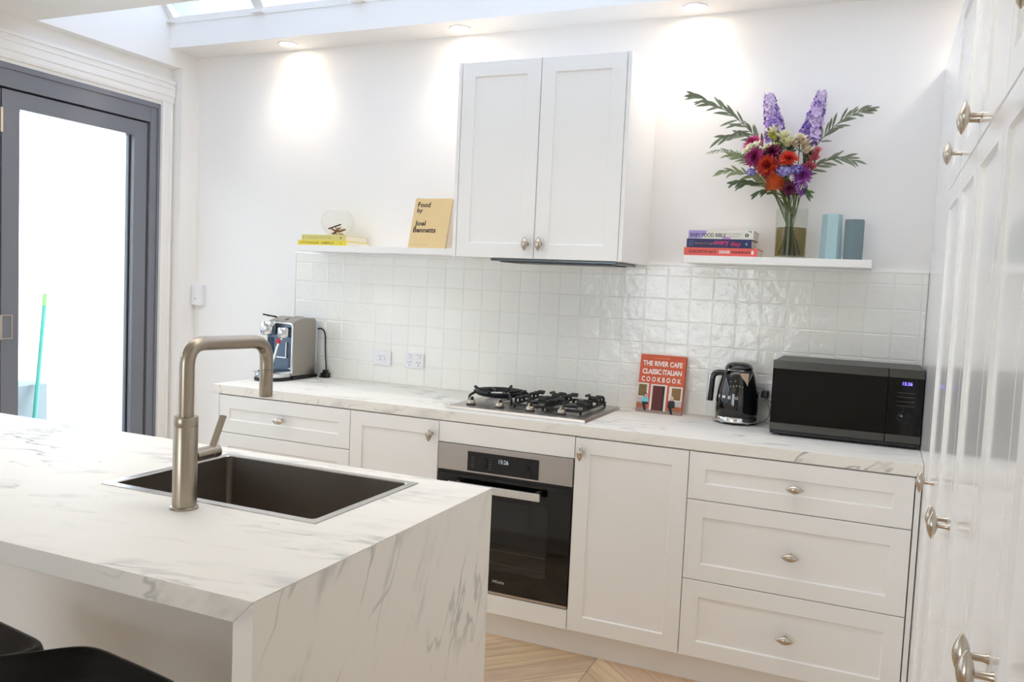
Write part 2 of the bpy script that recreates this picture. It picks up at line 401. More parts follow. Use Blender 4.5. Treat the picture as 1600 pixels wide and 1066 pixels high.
# folding glazed door
door = bpy.data.objects.new('door_1', None); COL.objects.link(door); door.location = (-2.05, -1.9, 0); door['kind'] = 'structure'
bm = nb(); box(bm, -2.14, -2.018, DY0-.062, DY0, 0, DH); box(bm, -2.14, -2.010, DY0-.016, DY0, 0, DH)
obj('jamb', bm, M_grey, door, bevel=.002)
bm = nb(); box(bm, -2.14, -2.018, DY1, DY1+.062, 0, DH); obj('jamb', bm, M_grey, door, bevel=.002)
bm = nb(); box(bm, -2.14, -2.018, DY1+.062, DY0-.062, 2.238, DH); box(bm, -2.14, -2.010, DY1+.062, DY0-.016, 2.318, DH)
obj('head_frame', bm, M_grey, door, bevel=.002)
bm = nb(); box(bm, -2.138, -2.0925, DY1+.062, DY0-.062, 2.205, 2.2378); box(bm, -2.138, -2.0925, DY0-.095, DY0-.0622, .03, 2.205); obj('door_stop', bm, M_darkrub, door)
bm = nb(); box(bm, -2.14, -2.018, DY1+.062, DY0-.062, 0, .03); obj('threshold', bm, M_grey, door)
ys = [-.276, -1.100, -1.930, -2.760, -3.612]
for i in range(4):
    y1, y0 = ys[i]-.004, ys[i+1]+.004; st = .085
    bm = nb(); x0, x1 = -2.090, -2.030
    box(bm, x0, x1, y1-st, y1, .034, 2.230); box(bm, x0, x1, y0, y0+st, .034, 2.230)
    box(bm, x0, x1, y0+st, y1-st, 2.152, 2.230); box(bm, x0, x1, y0+st, y1-st, .034, .16)
    sash = obj('sash', bm, M_grey, door)
    bm = nb(); box(bm, -2.072, -2.064, y0+st-.006, y1-st+.006, .154, 2.158); obj('pane', bm, M_glass, sash)
    bm = nb()
    for a, b in ((y1-st-.008, y1-st), (y0+st, y0+st+.008)): box(bm, -2.064, -2.056, a, b, .16, 2.152)
    obj('glazing_gasket', bm, M_darkrub, sash)
    if i == 0:
        bm = nb(); yc, zc = -1.072, 1.153
        o_ = [(yc-.029, zc-.056), (yc+.029, zc-.056), (yc+.029, zc+.056), (yc-.029, zc+.056)]
        rr = [(-2.0295, 0), (-2.026, 0), (-2.026, .005), (-2.0292, .006)]
        rings = []
        for x, a in rr:
            rings.append([bm.verts.new((x, y+(a if y < yc else -a), z+(a if z < zc else -a))) for y, z in o_])
        for p, q in zip(rings, rings[1:]):
            for k in range(4): bm.faces.new((p[k], p[(k+1) % 4], q[(k+1) % 4], q[k]))
        obj('flush_pull', bm, M_nickel, sash)
        bm = nb()
        for z in (2.09, 1.15, .25): box(bm, -2.034, -2.024, -1.106, -1.094, z-.055, z+.055)
        obj('hinge', bm, M_nickel, sash)

# outside: paved courtyard, white boundary wall, ledge, broom
struct('ground_courtyard', box(nb(), -7, -2.3, -7, 5, -.12, -.02), M_ground)
struct('wall_courtyard', box(nb(), -3.55, -3.40, -7, 5, -.12, 2.7), M_ext)
led = obj('masonry_ledge', box(nb(), -3.398, -3.20, -1.6, .035, -.02, .690), M_ledge, bevel=.008)
tag(led, 'low grey masonry ledge along the white courtyard wall outside the glass door', 'ledge')
bt = thing('broom', 'green broom leaning on the white courtyard wall outside the glass door', 'broom', (-2.95, -.30, -.02))
P0, P1 = Vector((-2.93, -.30, .05)), Vector((-3.376, .146, 1.252)); dirb = (P1-P0).normalized()
obj('handle', tube(nb(), [P0, P0.lerp(P1, .5), P0.lerp(P1, .935)], .0125, 10), mat('teal_handle', (44, 134, 118), .45), bt, smooth='auto')
obj('grip', tube(nb(), [P0.lerp(P1, .935), P1], .0145, 10), mat('lime_grip', (104, 192, 84), .45), bt, smooth='auto')
bm = nb(); box(bm, -.14, .14, -.02, .02, -.01, .035, Matrix.Translation((-2.93, -.30, .05)) @ Matrix.Rotation(.8, 4, 'Z')); obj('broom_head', bm, mat('lime_grip', (0, 0, 0)), bt, bevel=.006)
bm = nb()
for k in range(14): 
    a = -.13+.02*k; tube(bm, [Matrix.Rotation(.8, 4, 'Z') @ Vector((a, 0, 0))+Vector((-2.93, -.30, .042)), Matrix.Rotation(.8, 4, 'Z') @ Vector((a*1.15, 0, 0))+Vector((-2.93, -.30, -.018))], [.007, .010], 6)
br = obj('bristles', bm, mat('bristle_green', (60, 140, 120), .8), bt)

# ------------------------------------------------------------------ back run of cabinets
F = -.6117; ZT, ZK = .8745, .107; ZS1, ZS2 = .6966, .3982; G = .0015
struct('baseboard_back', box(nb(), -1.196, 1.792, -.565, -.545, 0, ZK), M_cab)
def carcass(x0, x1, z0, z1, y0, y1, parent, name='carcass'):
    bm = nb(); t = .016
    box(bm, x0, x0+t, y0, y1, z0, z1); box(bm, x1-t, x1, y0, y1, z0, z1)
    box(bm, x0+t, x1-t, y0, y1, z0, z0+t); box(bm, x0+t, x1-t, y0, y1, z1-t, z1); box(bm, x0+t, x1-t, y1-.006, y1, z0+t, z1-t)
    return obj(name, bm, M_cab, parent)
def front(x0, x1, z0, z1, parent, name, kn=None, horizontal=True, y=F, fr=.060):
    o = obj(name, shaker(x1-x0-2*G, z1-z0-2*G, .019, fr, .007, FM(x0+G, y, z0+G)), M_cab, parent)
    if kn: knob(FM(kn[0], y, kn[1]), horizontal, o)
    return o
def drawers(x0, x1, label, kx):
    t = thing('drawer_cabinet', label, 'cabinet', ((x0+x1)/2, -.3, ZK))
    carcass(x0+.0005, x1-.0005, ZK, ZT, F+.021, -.02, t)
    for z0, z1, kz in ((ZS1, ZT, .787), (ZS2, ZS1, .546), (ZK, ZS2, .251)): front(x0, x1, z0, z1, t, 'drawer_front', (kx, kz))
    return t
dl = drawers(-1.183, -.4421, 'white drawer cabinet under the coffee machine at the end by the glass door', -.811)
obj('end_panel', box(nb(), -1.1985, -1.1835, F, -.002, ZK, ZT), M_cab, dl)
dr = drawers(1.0423, 1.7911, 'white three drawer cabinet under the microwave with oval knobs', 1.4165)
obj('filler_strip', box(nb(), 1.7935, 1.8095, F+.004, -.56, 0.002, ZT), M_cab, dr)
t = thing('base_cabinet', 'white single door base cabinet between drawers and oven, knob at top right', 'cabinet', (-.22, -.3, ZK))
carcass(-.4416, -.0005, ZK, ZT, F+.021, -.02, t); front(-.4421, 0, ZK, ZT, t, 'door', (-.031, .817), False)
t = thing('base_cabinet', 'tall white door base cabinet right beside the oven, knob at top left', 'cabinet', (.82, -.3, ZK))
carcass(.6005, 1.0418, ZK, ZT, F+.021, -.02, t); front(.6, 1.0423, ZK, ZT, t, 'door', (.6315, .8185), False)
t = thing('oven_cabinet', 'white cabinet housing around the built in oven', 'cabinet', (.3, -.3, ZK))
bm = nb(); box(bm, .0006, .003, F+.021, -.02, ZK, ZT); box(bm, .597, .5994, F+.021, -.02, ZK, ZT); box(bm, .003, .597, F+.021, -.02, ZK, ZK+.016); obj('carcass', bm, M_cab, t)
obj('filler_panel', slab(.6-2*G, ZT-.7885, .019, FM(G, F, .7885)), M_cab, t, bevel=.001)
obj('filler_panel', slab(.6-2*G, .187-ZK-G, .019, FM(G, F, ZK)), M_cab, t, bevel=.001)

# worktop
bm = nb(); box(bm, -1.2265, 1.8115, -.615, -.0005, .8785, .92)
tag(obj('worktop', bm, M_marble, bevel=.0012), 'grey veined white stone worktop running along the back wall', 'worktop')

# oven
ov = thing('oven', 'built in stainless and black glass oven below the gas cooktop', 'oven', (.3, -.3, .188))
obj('body', box(nb(), .02, .58, -.585, -.06, .20, .78), M_black, ov)
obj('control_panel', box(nb(), .0025, .5975, F-.004, F+.02, .6765, .7865), M_steel, ov, bevel=.001)
disp = obj('display_panel', box(nb(), .141, .455, F-.0065, F-.0035, .684, .764), M_blackgl, ov)
text('clock_digits', '15:26', .042, .017, M_greydigit, disp, FM(.303, F-.0066, .737))
for dx, r_ in ((.215, .019), (.398, .016)): obj('dial', lathe(nb(), [(r_, 0), (r_, .004), (r_-.003, .005)], 24, FM(dx, F-.0066, .722)), M_blackgl, disp, smooth='auto')
dg = mat('dim_print', (88, 90, 92), .5)
for sx in (.165, .243):
    bm = nb()
    for k in range(5): box(bm, sx-.006, sx+.006, F-.0069, F-.0064, .700+.010*k, .7018+.010*k)
    obj('panel_marking', bm, dg, disp)
bm = nb(); box(bm, .003, .597, F+.004, F+.02, .663, .6765); obj('vent_slot', bm, M_black, ov)
od = obj('oven_door', box(nb(), .0025, .5975, F-.004, F+.016, .2005, .6625), M_blackgl, ov, bevel=.002)
obj('window', box(nb(), .098, .502, F-.0048, F-.003, .290, .578), M_ovenwin, od)
bm = nb(); box(bm, .098, .502, F-.0052, F-.0046, .372, .374); box(bm, .098, .502, F-.0052, F-.0046, .318, .3195); obj('rack_line', bm, mat('rack_glint', (74, 66, 54), .3), od)
text('maker_lettering', 'Miele', .052, .013, mat('silver_print', (175, 175, 178), .4), od, FM(.302, F-.0045, .2445), bold=.01)
bm = nb(); box(bm, .076, .482, F-.052, F-.040, .610, .641); box(bm, .095, .110, F-.041, F-.003, .616, .636); box(bm, .448, .463, F-.041, F-.003, .616, .636)
obj('handle', bm, mat('satin_handle', (222, 220, 217), .28, 1.), od, bevel=.0015)
obj('bottom_trim', box(nb(), .0025, .5975, F-.002, F+.016, .189, .199), M_steel, ov)

# cooktop
ck = thing('gas_cooktop', 'stainless four burner gas cooktop with black iron grates on the back worktop', 'cooktop', (.303, -.3, .92))
def frustum(bm, a, b):  # two rectangles (x0,x1,y0,y1,z)
    r = []
    for x0, x1, y0, y1, z in (a, b): r.append([bm.verts.new(p) for p in ((x0, y0, z), (x1, y0, z), (x1, y1, z), (x0, y1, z))])
    for k in range(4): bm.faces.new((r[0][k], r[0][(k+1) % 4], r[1][(k+1) % 4], r[1][k]))
    bm.faces.new(r[0]); bm.faces.new(r[1])
bm = nb(); frustum(bm, (-.006, .616, -.552, -.068, .9202), (0, .610, -.545, -.075, .932)); obj('hob_plate', bm, M_steel, ck, bevel=.0015)
def burner(x, y, r):
    bm = nb(); lathe(bm, [(r*1.25, .9322), (r*1.25, .935), (r, .941), (r*.95, .948)], 28, Matrix.Translation((x, y, 0)))
    b_ = obj('burner', bm, M_steel, ck, smooth='auto')
    bm = nb(); lathe(bm, [(r*.86, .9482), (r*.9, .951), (r*.86, .957), (r*.7, .959)], 28, Matrix.Translation((x, y, 0))); obj('burner_cap', bm, M_black, b_, smooth='auto')
burner(.118, -.275, .052); burner(.315, -.19, .034); burner(.315, -.355, .024); burner(.478, -.175, .034); burner(.478, -.345, .036)
# wok ring grate
bm = nb(); C = Matrix.Translation((.118, -.275, 0))
lathe(bm, [(.112, .966), (.100, .958), (.088, .961), (.096, .974), (.112, .980), (.119, .975)], 40, C, closed=True)
for k in range(4):
    a = pi/4+k*pi/2; ca_, sa = math.cos(a), math.sin(a)
    P = [(.118+ca_*r, -.275+sa*r, z) for r, z in ((.142, .933), (.142, .958), (.112, .975), (.060, .970), (.044, .971))]
    tube(bm, arc_pts(P, .008, 3), .0062, 8)
for k in range(4):
    a = k*pi/2; P = [(.118+math.cos(a)*r, -.275+math.sin(a)*r, z) for r, z in ((.126, .986), (.105, .976), (.07, .964))]
    tube(bm, P, .0065, 8)
obj('wok_grate', bm, M_iron, ck, smooth='auto')
def grate(x0, x1, y0, y1, centres):
    bm = nb(); z = .946; r = .0058
    tube(bm, arc_pts([(x0, y0, z), (x1, y0, z), (x1, y1, z), (x0, y1, z), (x0, y0+.001, z)], .012, 3), r, 8)
    for (x, y) in ((x0, y0), (x1, y0), (x0, y1), (x1, y1)): lathe(bm, [(.006, .9322), (.006, .946)], 8, Matrix.Translation((x+(.004 if x == x0 else -.004), y+(.004 if y == y0 else -.004), 0)))
    for cx, cy, q in centres:
        for k in range(3):
            yy = cy-.045+.045*k
            ln = .034 if k != 1 else .048
            for xs, s in ((x0, 1), (x1, -1)):
                tube(bm, arc_pts([(xs, yy, z), (xs, yy, .974), (xs+s*ln, yy, .974)], .010, 3), .0062, 8)
        ye = y0 if abs(cy-y0) < abs(cy-y1) else y1
        tube(bm, arc_pts([(cx, ye, z), (cx, ye, .974), (cx, cy+(ye-cy)*.4, .974)], .01, 3), .0062, 8)
    ym = (y0+y1)/2; tube(bm, [(x0, ym, z), (x1, ym, z)], r, 8)
    obj('grate', bm, M_iron, ck, smooth='auto')
grate(.248, .386, -.420, -.115, ((.317, -.19, 1), (.317, -.350, 1)))
grate(.402, .556, -.430, -.095, ((.479, -.175, 1), (.479, -.345, 1)))
for kx in (.075, .208, .347, .486):
    bm = nb(); lathe(bm, [(.021, .9322), (.0215, .934), (.019, .9365)], 24, Matrix.Translation((kx, -.473, 0))); kb = obj('knob_collar', bm, M_black, ck, smooth='auto')
    bm = nb(); lathe(bm, [(.016, .9366), (.0175, .939), (.0165, .950), (.014, .953)], 24, Matrix.Translation((kx, -.473, 0)))
    frustum(bm, (kx-.0055, kx+.0055, -.473-.016, -.473+.016, .9525), (kx-.0025, kx+.0025, -.473-.012, -.473+.014, .967))
    obj('control_knob', bm, M_nickel, ck, smooth='auto')

# ------------------------------------------------------------------ splashback of handmade tiles
bm = nb(); TX0, TX1, TZ1 = -1.2335, 1.8105, 1.5665
cols = [TX0]+[-1.127+.1006*k for k in range(30)]; cols = [c for c in cols if c < TX1-.02]+[TX1]
rows = [.9205, .9205+.0005]+[1.5195-.0995*k for k in range(6, -1, -1)]+[TZ1]; rows = sorted(set(r for r in rows if r > .925))
rows = [.9205]+rows
tones = []
for ci in range(len(cols)-1):
    for ri in range(len(rows)-1):
        g = .0011; jx, jz = rnd.uniform(-.001, .001), rnd.uniform(-.0012, .0012)
        x0, x1, z0, z1 = cols[ci]+g+jx, cols[ci+1]-g+jx, rows[ri]+g+jz, rows[ri+1]-g+jz
        x0 = max(x0, TX0); x1 = min(x1, TX1); z0 = max(z0, .9207); z1 = min(z1, TZ1)
        base = -.0078; th = [rnd.uniform(-.0008, .0008) for _ in range(4)]
        e = .0035
        back = [bm.verts.new((x, -.005, z)) for x, z in ((x0, z0), (x1, z0), (x1, z1), (x0, z1))]
        mid = [bm.verts.new((x, base+.0012+h, z)) for (x, z), h in zip(((x0, z0), (x1, z0), (x1, z1), (x0, z1)), th)]
        frn = [bm.verts.new((x, base+h, z)) for (x, z), h in zip(((x0+e, z0+e), (x1-e, z0+e), (x1-e, z1-e), (x0+e, z1-e)), th)]
        for a, b in ((back, mid), (mid, frn)):
            for k in range(4): bm.faces.new((a[k], a[(k+1) % 4], b[(k+1) % 4], b[k]))
        bm.faces.new(frn)
        k = rnd.uniform(-1, 1); w = rnd.uniform(-1, 1)
        tones.append((244+2*k, 243+2*k, 237+2*k-1.5*w))
ntile = len(tones)
box(bm, TX0, TX1, -.0064, -.0002, .9205, TZ1)
sp = obj('tile_splashback', bm, attr_mat('zellige_glaze', .10, bump=.28, bump_scale=26))
me = sp.data; ca = me.attributes.new('tone', 'FLOAT_COLOR', 'CORNER')
for i, p in enumerate(me.polygons):
    c = lin(tones[i//9]) if i < ntile*9 else lin((236, 235, 231))
    for li in p.loop_indices: ca.data[li].color = c+(1,)
    p.use_smooth = False
tag(sp, 'glossy off white square tile splashback above the back worktop', 'splashback')
bm = nb(); box(bm, TX0-.003, TX1, -.0105, -.0002, TZ1, TZ1+.0065); obj('edge_trim', bm, mat('white_edge_trim', (250, 250, 250), .35), sp)
bm = nb(); box(bm, TX0-.003, TX0-.0005, -.0105, -.0002, .9205, TZ1); obj('edge_trim', bm, mat('white_edge_trim', (0, 0, 0)), sp)

# ------------------------------------------------------------------ wall cabinet and hood
UF = -.4145; u0, u1, um, ub, ut = -.0784, .6881, .3055, 1.5619, 2.390
wc = thing('wall_cabinet', 'pale two door wall cabinet hung above the cooktop', 'cabinet', ((u0+u1)/2, -.2, ub))
bm = nb(); t_ = .017
box(bm, u0, u0+t_, UF, -.0005, ub, ut); box(bm, u1-t_, u1, UF, -.0005, ub, ut); box(bm, u0+t_, u1-t_, UF+.021, -.0005, ut-t_, ut); box(bm, u0+t_, u1-t_, UF+.021, -.0005, ub, ub+t_); box(bm, u0+t_, u1-t_, -.01, -.0005, ub+t_, ut-t_)
obj('carcass', bm, M_cab, wc, bevel=.001)
for x0, x1, kx in ((u0+t_+G, um-G*.5, .2765), (um+G*.5, u1-t_-G, .3375)):
    d = obj('door', shaker(x1-x0-G, ut-ub-.002, .019, .061, .007, FM(x0+G/2, UF, ub+.001)), M_cab, wc); knob(FM(kx, UF, 1.624), False, d)
hd = thing('range_hood', 'dark slim range hood fitted under the wall cabinet', 'hood', (.4, -.24, 1.545))
bm = nb(); box(bm, .10, .66, -.395, -.10, 1.551, ub-.0005); obj('hood_plate', bm, mat('hood_grey', (96, 104, 108), .3, .8), hd, bevel=.002)
bm = nb(); box(bm, .13, .63, -.36, -.14, 1.547, 1.5505); obj('filter', bm, mat('hood_filter', (60, 62, 64), .4, .8), hd)

# shelves
tag(obj('floating_shelf', box(nb(), -1.0573, u0-.001, -.2401, -.0005, 1.5735, 1.6036), M_cab, bevel=.001), 'white floating shelf between the glass door end and the wall cabinet', 'shelf')
tag(obj('floating_shelf', box(nb(), .8972, 1.6044, -.2401, -.0005, 1.5735, 1.6036), M_cab, bevel=.001), 'white floating shelf carrying the flower vase', 'shelf')
SZ = 1.6036

# ------------------------------------------------------------------ tall cabinets on the right
def tall_unit(y0, y1, doors, label):
    """doors: list of (ya, yb, (lower knob y,z), (upper knob y,z)); ya is nearer the back wall"""
    t = thing('tall_cabinet', label, 'cabinet', (2.15, (y0+y1)/2, 0))
    bm = nb(); s = .017; xa = XW+.021
    box(bm, xa, 2.44, y0-s, y0-.0005, .10, 2.357); box(bm, xa, 2.44, y1+.0005, y1+s, .10, 2.357); box(bm, xa, 2.44, y1+s, y0-s, 2.340, 2.357); box(bm, xa, 2.44, y1+s, y0-s, .10, .117); box(bm, 2.425, 2.44, y1+s, y0-s, .117, 2.340)
    box(bm, xa, 2.425, y1+s, y0-s, 1.788, 1.803)
    obj('carcass', bm, M_cab, t)
    obj('kick_panel', box(nb(), XW+.06, XW+.075, y1+.0005, y0-.0005, 0, .0995), M_cab, t)
    for ya, yb, kl, ku in doors:
        for z0, z1, k in ((.102, 1.7972, kl), (1.7978, 2.357, ku)):
            w = ya-yb-2*G
            d = obj('door', shaker(w, z1-z0-2*G, .019, .060, .007, LM(XW, ya-G, z0+G)), M_tall, t)
            if k: knob(LM(XW, k[0], k[1]), False, d)
tag(obj('filler_panel', box(nb(), XW, XW+.018, -.7585, -.0005, .0, 2.357), M_tall), 'plain white filler panel between the back wall and the tall cabinets', 'panel')
tall_unit(-.76, -1.203, [(-.76, -1.203, (-1.075, .952), (-1.166, 1.846))], 'tall white cabinet with one door per level, next to the filler panel')
tall_unit(-1.203, -2.045, [(-1.203, -1.622, (-1.588, .972), (-1.597, 1.847)), (-1.622, -2.045, (-1.652, .972), (-1.652, 1.847))], 'tall white cabinet with paired doors and paired knobs, second from the back wall')
tall_unit(-2.045, -2.86, [(-2.045, -2.405, (-2.372, .969), (-2.437, 1.850)), (-2.405, -2.86, (-2.434, .969), (-2.495, 1.850))], 'tall white cabinet nearest the camera with the largest paired knobs')

# ------------------------------------------------------------------ island
IX0, IX1, IYN, IYF, IT = -1.50, .7533, -2.6112, -1.7034, .042
isl = thing('kitchen_island', 'white stone waterfall island with an inset sink', 'island', (-.3, -2.15, 0))
sx0, sx1, sy0, sy1 = -.052, .556, -2.194, -1.784
bm = nb(); xs_t = [IX0, sx0, sx1, IX1]; xs_b = [IX0, sx0, sx1, IX1-IT]; ysl = [IYN, sy0, sy1, IYF]
T = [[bm.verts.new((x, y, .92)) for x in xs_t] for y in ysl]; B = [[bm.verts.new((x, y, .92-IT)) for x in xs_b] for y in ysl]
for j in range(3):
    for i in range(3):
        if (i, j) == (1, 1): continue
        bm.faces.new((T[j][i], T[j][i+1], T[j+1][i+1], T[j+1][i])); bm.faces.new((B[j][i], B[j+1][i], B[j+1][i+1], B[j][i+1]))
for i in range(3):
    bm.faces.new((T[0][i], T[0][i+1], B[0][i+1], B[0][i])); bm.faces.new((T[3][i], T[3][i+1], B[3][i+1], B[3][i]))
    bm.faces.new((T[i][0], T[i+1][0], B[i+1][0], B[i][0])); bm.faces.new((T[i][3], T[i+1][3], B[i+1][3], B[i][3]))
for a, b in (((1, 1), (1, 2)), ((1, 2), (2, 2)), ((2, 2), (2, 1)), ((2, 1), (1, 1))):
    bm.faces.new((T[a[0]][a[1]], T[b[0]][b[1]], B[b[0]][b[1]], B[a[0]][a[1]]))
obj('benchtop', bm, M_marble, isl, bevel=.0012)
bm = nb(); pr = [(IX1-IT, 0), (IX1, 0), (IX1, .9194), (IX1-IT, .8774)]
q = [[bm.verts.new((x, y, z)) for x, z in pr] for y in (IYN, IYF)]
bm.faces.new(q[0]); bm.faces.new(q[1])
for k in range(4): bm.faces.new((q[0][k], q[0][(k+1) % 4], q[1][(k+1) % 4], q[1][k]))
obj('waterfall_panel', bm, M_marble, isl, bevel=.0012)
obj('back_panel', box(nb(), IX0+.02, IX1-IT-.001, -2.29, -2.27, 0, .877), M_cab, isl)
bm = nb()
for k in range(3):
    x0 = IX0+.02+k*.73; box(bm, x0, x0+.726, -1.745, -1.726, .10, .874)
obj('door_bank', bm, M_cab, isl, bevel=.001)
obj('kick_panel', box(nb(), IX0+.02, IX1-IT-.001, -1.80, -1.785, 0, .10), M_cab, isl)
obj('end_panel', box(nb(), IX0, IX0+.018, IYN+.02, IYF-.02, 0, .877), M_cab, isl)

# sink
sk = thing('inset_sink', 'rectangular brushed steel sink set in the island top', 'sink', (.25, -1.99, .72))
def rrect(x0, x1, y0, y1, r, z, bm, n=5):
    out = []
    for cx, cy, a0 in ((x1-r, y1-r, 0), (x0+r, y1-r, pi/2), (x0+r, y0+r, pi), (x1-r, y0+r, 1.5*pi)):
        for k in range(n+1):
            a = a0+pi/2*k/n; out.append(bm.verts.new((cx+r*math.cos(a), cy+r*math.sin(a), z)))
    return out
def bridge(bm, A, B_):
    n = len(A)
    for k in range(n): bm.faces.new((A[k], A[(k+1) % n], B_[(k+1) % n], B_[k]))
ox0, ox1, oy0, oy1 = -.068, .572, -2.210, -1.770
bm = nb()
a = rrect(ox0, ox1, oy0, oy1, .003, .9202, bm); b = rrect(ox0+.0008, ox1-.0008, oy0+.0008, oy1-.0008, .003, .9222, bm); c = rrect(ox0+.020, ox1-.020, oy0+.022, oy1-.019, .014, .9222, bm); d = rrect(ox0+.0215, ox1-.0215, oy0+.0235, oy1-.0205, .014, .9195, bm)
bridge(bm, a, b); bridge(bm, b, c); bridge(bm, c, d)
obj('rim', bm, M_rim, sk)
bm = nb(); ix0, ix1, iy0, iy1 = ox0+.0215, ox1-.0215, oy0+.0235, oy1-.0205
R1 = rrect(ix0, ix1, iy0, iy1, .014, .9195, bm); R2 = rrect(ix0, ix1, iy0, iy1, .014, .735, bm); R3 = rrect(ix0+.004, ix1-.004, iy0+.004, iy1-.004, .016, .724, bm); R4 = rrect(ix0+.015, ix1-.015, iy0+.015, iy1-.015, .02, .720, bm)
bridge(bm, R1, R2); bridge(bm, R2, R3); bridge(bm, R3, R4); bm.faces.new(R4)
obj('bowl', bm, M_sinksteel, sk, smooth='auto', solid=0)
bm = nb(); lathe(bm, [(.045, .7205), (.044, .723), (.035, .722), (.02, .7235), (0, .7235)], 28, Matrix.Translation((.25, -1.99, 0))); obj('drain', bm, M_steel, sk, smooth='auto')

# mixer tap
TXc, TYc = .255, -2.262
tp = thing('mixer_tap', 'brushed nickel pull out mixer tap standing before the island sink', 'tap', (TXc, TYc, .92))
TM = Matrix.Translation((TXc, TYc, 0))
bm = nb(); lathe(bm, [(.0305, .9202), (.0305, .9245), (.0285, .926)], 32, TM); obj('base_flange', bm, M_tap, tp, smooth='auto')
bm = nb(); lathe(bm, [(.0262, .926), (.0262, 1.1035), (.0257, 1.1045), (.0262, 1.1055), (.0262, 1.1255), (.0255, 1.1265), (.018, 1.1265)], 32, TM); obj('body', bm, M_tap, tp, smooth='auto')
pts = arc_pts([(TXc, TYc, 1.1266), (TXc, TYc, 1.288), (TXc, TYc+.262, 1.282), (TXc, TYc+.262, 1.213)], .052, 10)
obj('spout', tube(nb(), pts, .0165, 20), M_tap, tp, smooth='auto')
bm = nb(); lathe(bm, [(.0163, 0), (.0163, -.066), (.0150, -.068), (.011, -.068), (.011, -.062)], 28, Matrix.Translation((TXc, TYc+.262, 1.2115))); obj('spray_head', bm, M_tap, tp, smooth='auto')
bm = nb(); lathe(bm, [(.0152, 0), (.0152, .05), (.0146, .0505), (.0152, .051), (.0152, .072), (.0135, .074)], 24, frame((TXc, TYc+.0255, 1.034), (1, 0, 0), (0, 0, -1), (0, 1, 0))); obj('lever_hub', bm, M_tap, tp, smooth='auto')
bm = nb(); LMx = frame((TXc, TYc+.082, 1.044), (1, 0, 0), (0, -.90, .43), (0, .43, .90)); box(bm, -.0085, .0085, -.0028, .0028, 0, .078, LMx); obj('lever', bm, M_tap, tp, bevel=.001)

# ------------------------------------------------------------------ bar stools
def make_stool(cx, label):
    t = thing('bar_stool', label, 'stool', (cx, -2.76, 0), 'black bar stools at the island')
    # shell: loft of superellipse outline, rim rising to the back
    bm = nb(); n = 40; w, dpt = .172, .235; cy = -2.76
    def outline(k, s):
        a = 2*pi*k/n; e = .28; x = math.copysign(abs(math.cos(a))**e, math.cos(a)); y = math.copysign(abs(math.sin(a))**e, math.sin(a))
        y_ = y*dpt*s; wx = w*(1-.04*(y+1)/2)
        return Vector((cx+x*wx*s, cy+y_, 0)), (1-y)/2
    def rim(b): return .704+.105*max(0, b)**1.2
    rings = []
    for s, dz in ((.55, -.10), (.92, -.085), (1.0, -.045), (1.015, -.012), (1.0, 0.0), (.955, .002), (.93, -.008)):
        r = []
        for k in range(n):
            p, b = outline(k, s); base = .60; top = rim(b)
            z = top+dz if dz > -.02 else (base+(top-base)*.15 if dz < -.08 else base+(top-base)*.5)
            if s == .55: z = .585
            r.append(bm.verts.new((p.x, p.y, z)))
        rings.append(r)
    for a, b in zip(rings, rings[1:]):
        for k in range(n): bm.faces.new((a[k], a[(k+1) % n], b[(k+1) % n], b[k]))
    bm.faces.new(rings[0]); 
    inner = []
    for s in (.90, .80, .5):
        r = []
        for k in range(n):
            p, b = outline(k, s); top = rim(b); z = {.90: top-.03*b-.006, .80: .672+.02*b, .5: .668}[s]
            r.append(bm.verts.new((p.x, p.y, z)))
        inner.append(r)
    prev = rings[-1]
    for r in inner:
        for k in range(n): bm.faces.new((prev[k], prev[(k+1) % n], r[(k+1) % n], r[k]))
        prev = r
    bm.faces.new(prev)
    obj('seat_shell', bm, M_leather, t, smooth=True)
    for sx in (-1, 1):
        for sy in (-1, 1):
            obj('leg', tube(nb(), [(cx+sx*.12, -2.76+sy*.11, .590), (cx+sx*.145, -2.76+sy*.18, 0.0)], [.013, .010], 12), M_black, t, smooth='auto')
    q = .122; z = .27
    obj('footrest', tube(nb(), arc_pts([(cx-q, -2.76-q, z), (cx+q, -2.76-q, z), (cx+q, -2.76+q, z), (cx-q, -2.76+q, z), (cx-q, -2.76-q+.002, z)], .02, 4), .008, 10), M_black, t, smooth='auto')
    t.rotation_euler.z = math.radians(-8)
    return t
make_stool(.379, 'black leather bar stool tucked to the island beside the stone waterfall end')
make_stool(.020, 'black leather bar stool at the island, further from the stone waterfall end')

